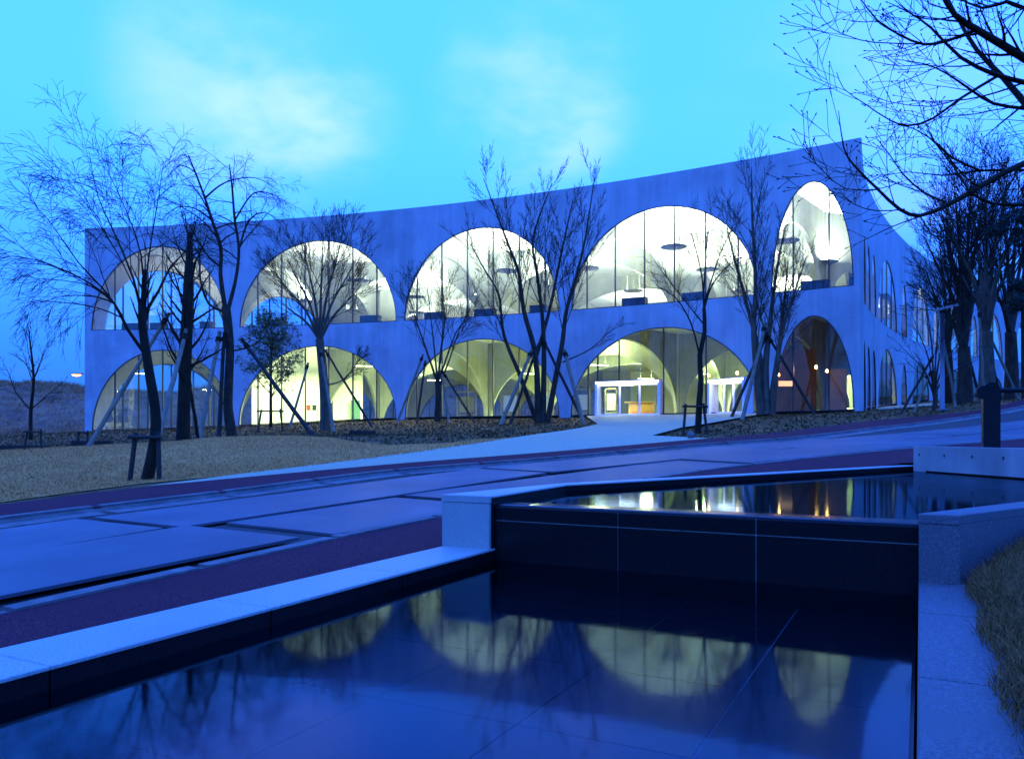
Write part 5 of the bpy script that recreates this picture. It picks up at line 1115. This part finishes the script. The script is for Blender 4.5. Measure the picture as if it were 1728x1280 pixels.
for i, (x0, y0, x1, y1, Yb, mt, w_) in enumerate(((1521, 693, 1575, 600, 31, 'pole_dark', 'dark pole left of the low spreading tree'), (1543, 690, 1572, 625, 31, 'pole', 'short pale pole left of the low spreading tree'), (1612, 690, 1590, 560, 31.5, 'pole', 'pale pole right of the street lamp'), (1655, 682, 1624, 560, 38, 'pole_dark', 'dark pole leaning on the thick tree by the lamp'),
                                                   (1662, 650, 1652, 520, 35, 'pole', 'pale pole on the left of the pale trunk'), (1718, 645, 1668, 560, 36, 'pole', 'pale pole right of the pale trunk'), (1690, 655, 1664, 570, 36, 'pole_dark', 'dark pole right of the pale trunk'))):
    p = at(x0, y0, Yb); zz_ = tz(p[0], p[1]); prop(x0, HZ - (zz_ - CZ) * F / Yb, x1, y1, Yb, 2.2, mt, w_, Yb)
# tree stakes: two posts with cross bars
def stake(x, Y, w, h, lab, rpx=4):
    k = (x - CX) / F; c = np.array([k * Y, Y]); r = empty('tree_stake', (c[0], c[1], tz(*c)), lab, 'tree stake'); rr = rpx * Y / F
    for s_ in (-1, 1):
        f_ = np.array([c[0] + s_ * w * 1.35, Y - .1]); z0 = tz(*f_); obj('post', MB().tube([[f_[0], f_[1], z0 - .1], [c[0] + s_ * w, Y, z0 + h]], rr, 8).vf, M['pole_dark'], r)
    zc = tz(*c) + h * .9
    obj('cross_bar', MB().tube([[c[0] - w * 1.45, Y - rr * 1.8, zc], [c[0] + w * 1.45, Y - rr * 1.8, zc - .01]], rr * .8, 8).vf, M['pole_dark'], r)
stake(248, b1[1] - .05, .155 * b1[1] / 13.6 * 1.25, .84 * b1[1] / 13.6, 'two-legged dark stake holding the leaning tree by the road', 4.2)
stake(1172, b8[1] - .1, .28, .92 * b8[1] / 25, 'dark stake with cross bar at the young tree before the entrance', 2.3)
stake(457, b4[1], .5, 1.15, 'three-legged looking stake at the small evergreen', 1.7)
stake(58, 23.6, .2, .6, 'pale stake at the small tree on the far left', 1.8)
stake(141, 27, .14, .5, 'small stake without a tree beside the left end of the building', 1.6)
# dark timbers lying at the edge of the lawn
def timber(x0, x1, y, Y, lab, h=.13):
    a, b_ = at(x0, y, Y), at(x1, y, Y); za = min(tz(a[0], Y), tz(b_[0], Y)) + .05; za = max(a[2] - h, za)
    r = empty('timber_beam', ((a[0] + b_[0]) / 2, Y, za - .1), lab, 'timber', 'dark timbers lying on the ground')
    obj('beam', MB().box((a[0], Y - .1, za), (b_[0], Y + .1, za + h)).vf, M['pole_dark'], r)
    for t_ in (.1, .5, .9): x = a[0] + (b_[0] - a[0]) * t_; obj('bearer', MB().box((x - .3, Y - .09, za - .3), (x + .3, Y + .09, za - .003)).vf, M['pole_dark'], r)
timber(-20, 86, 751, 25.5, 'long dark timber lying at the left frame edge')
timber(122, 188, 747, 26.8, 'dark timber lying before the left end of the building')
timber(590, 634, 728, 32, 'dark timber lying right of the vase-shaped tree')
# ground light ball
p = onT(1166, 741); gl_ = empty('ground_light', tuple(p), 'small round ground light beside the path at the young tree', 'lamp')
obj('globe', MB().lathe([(.02, .02), (.07, .04), (.1, .1), (.09, .16), (.045, .2), (.01, .205)], p, 18).vf, M['kerb'], gl_, True); obj('foot', MB().lathe([(.09, -.05), (.09, .05)], p, 14).vf, M['lamp_steel'], gl_)
# street lamp
pl = at(1590, 693, 30); pl[2] = tz(pl[0], pl[1]); zt_ = 1 + (735 - 528) * 30 / F
sl_ = empty('street_lamp', tuple(pl), 'slim blue-grey street lamp with a flat tilted head before the side facade', 'street lamp')
obj('post', MB().tube([pl, [pl[0], pl[1], zt_]], [.085, .075], 10).vf, M['lamp_steel'], sl_, True); obj('base_plate', MB().lathe([(.22, 0), (.22, .04), (.1, .06)], pl, 14).vf, M['lamp_steel'], sl_)
hd = at(1596, 521, 30); hx = .40
obj('lamp_head', MB().hexa([(hd[0] - hx, hd[1] - .16, hd[2] - .10), (hd[0] + hx, hd[1] - .16, hd[2] + .10), (hd[0] + hx, hd[1] + .16, hd[2] + .10), (hd[0] - hx, hd[1] + .16, hd[2] - .10), (hd[0] - hx * .8, hd[1] - .1, hd[2] + .02), (hd[0] + hx, hd[1] - .1, hd[2] + .19), (hd[0] + hx, hd[1] + .1, hd[2] + .19), (hd[0] - hx * .8, hd[1] + .1, hd[2] + .02)]).vf, M['kerb'], sl_)
# far sodium lamp at the hill
po = at(129, 632, 88); ol = empty('road_lamp', (po[0] + 2.4, po[1], tz(po[0] + 2.4, po[1])), 'glowing orange road lamp at the foot of the brush hill', 'street lamp')
obj('post', MB().tube([[po[0] + 2.4, po[1], tz(po[0] + 2.4, po[1])], [po[0] + 2.4, po[1], po[2] - .6], [po[0] + 1.8, po[1], po[2] + .05], [po[0] + .5, po[1], po[2] + .15]], [.1, .08, .06, .05], 8).vf, M['lamp_steel'], ol)
obj('lamp_head', MB().lathe([(.1, .18), (.5, .16), (.6, .1), (.55, .02)], po, 14).vf, M['lamp_steel'], ol); obj('lamp_glass', MB().lathe([(.05, -.18), (.35, -.12), (.5, .015)], po, 14).vf, M['lamp_sodium'], ol, True)
# brush hill
def hill_mesh():
    gx = np.arange(-190, 60, 2.0); gy = np.arange(98, 190, 2.0); X, Y = np.meshgrid(gx, gy)
    prof = np.clip((Y - 100 - 4 * np.sin(X * .05)) / 26, 0, 1); prof = prof * prof * (3 - 2 * prof)
    H = 9.0 + 1.2 * np.sin(X * .045 + 1) + .7 * np.sin(X * .13) + .35 * np.sin(X * .41 + 2)
    fade = np.clip((55 - X) / 60, 0, 1); Z = 1.2 + (H - .8) * prof * fade
    Z += rng.normal(0, .12, Z.shape) * prof
    nx = len(gx); i = np.arange(len(gy) - 1)[:, None] * nx; k = np.arange(nx - 1)[None, :]
    return np.c_[X.ravel(), Y.ravel(), Z.ravel()], np.stack([i + k, i + k + 1, i + nx + k + 1, i + nx + k], -1).reshape(-1, 4), (gx, gy, Z)
hv, hf, (hgx, hgy, hZ) = hill_mesh()
struct('hill', (hv, hf), M['hill'], True)
n = 130000
xs = rng.uniform(-110, 20, n); ys = rng.uniform(99, 140, n); ix = np.clip(((xs - hgx[0]) / 2).astype(int), 0, len(hgx) - 1); iy = np.clip(((ys - hgy[0]) / 2).astype(int), 0, len(hgy) - 1)
# clumped: keep where a cheap noise is high
cn = np.sin(xs * .9 + np.sin(ys * .7) * 2) + np.sin(ys * 1.3 + np.sin(xs * .5) * 2); kp = cn > rng.uniform(-2.2, 1.0, n)
xs, ys, zs = xs[kp], ys[kp], hZ[iy, ix][kp]
struct('brush', blades(np.c_[xs, ys], zs - .1, .3, 1.2, .02, .06, 1.2), M['brush'], label='dry purple-brown brush covering the hill behind the library', kind='stuff')
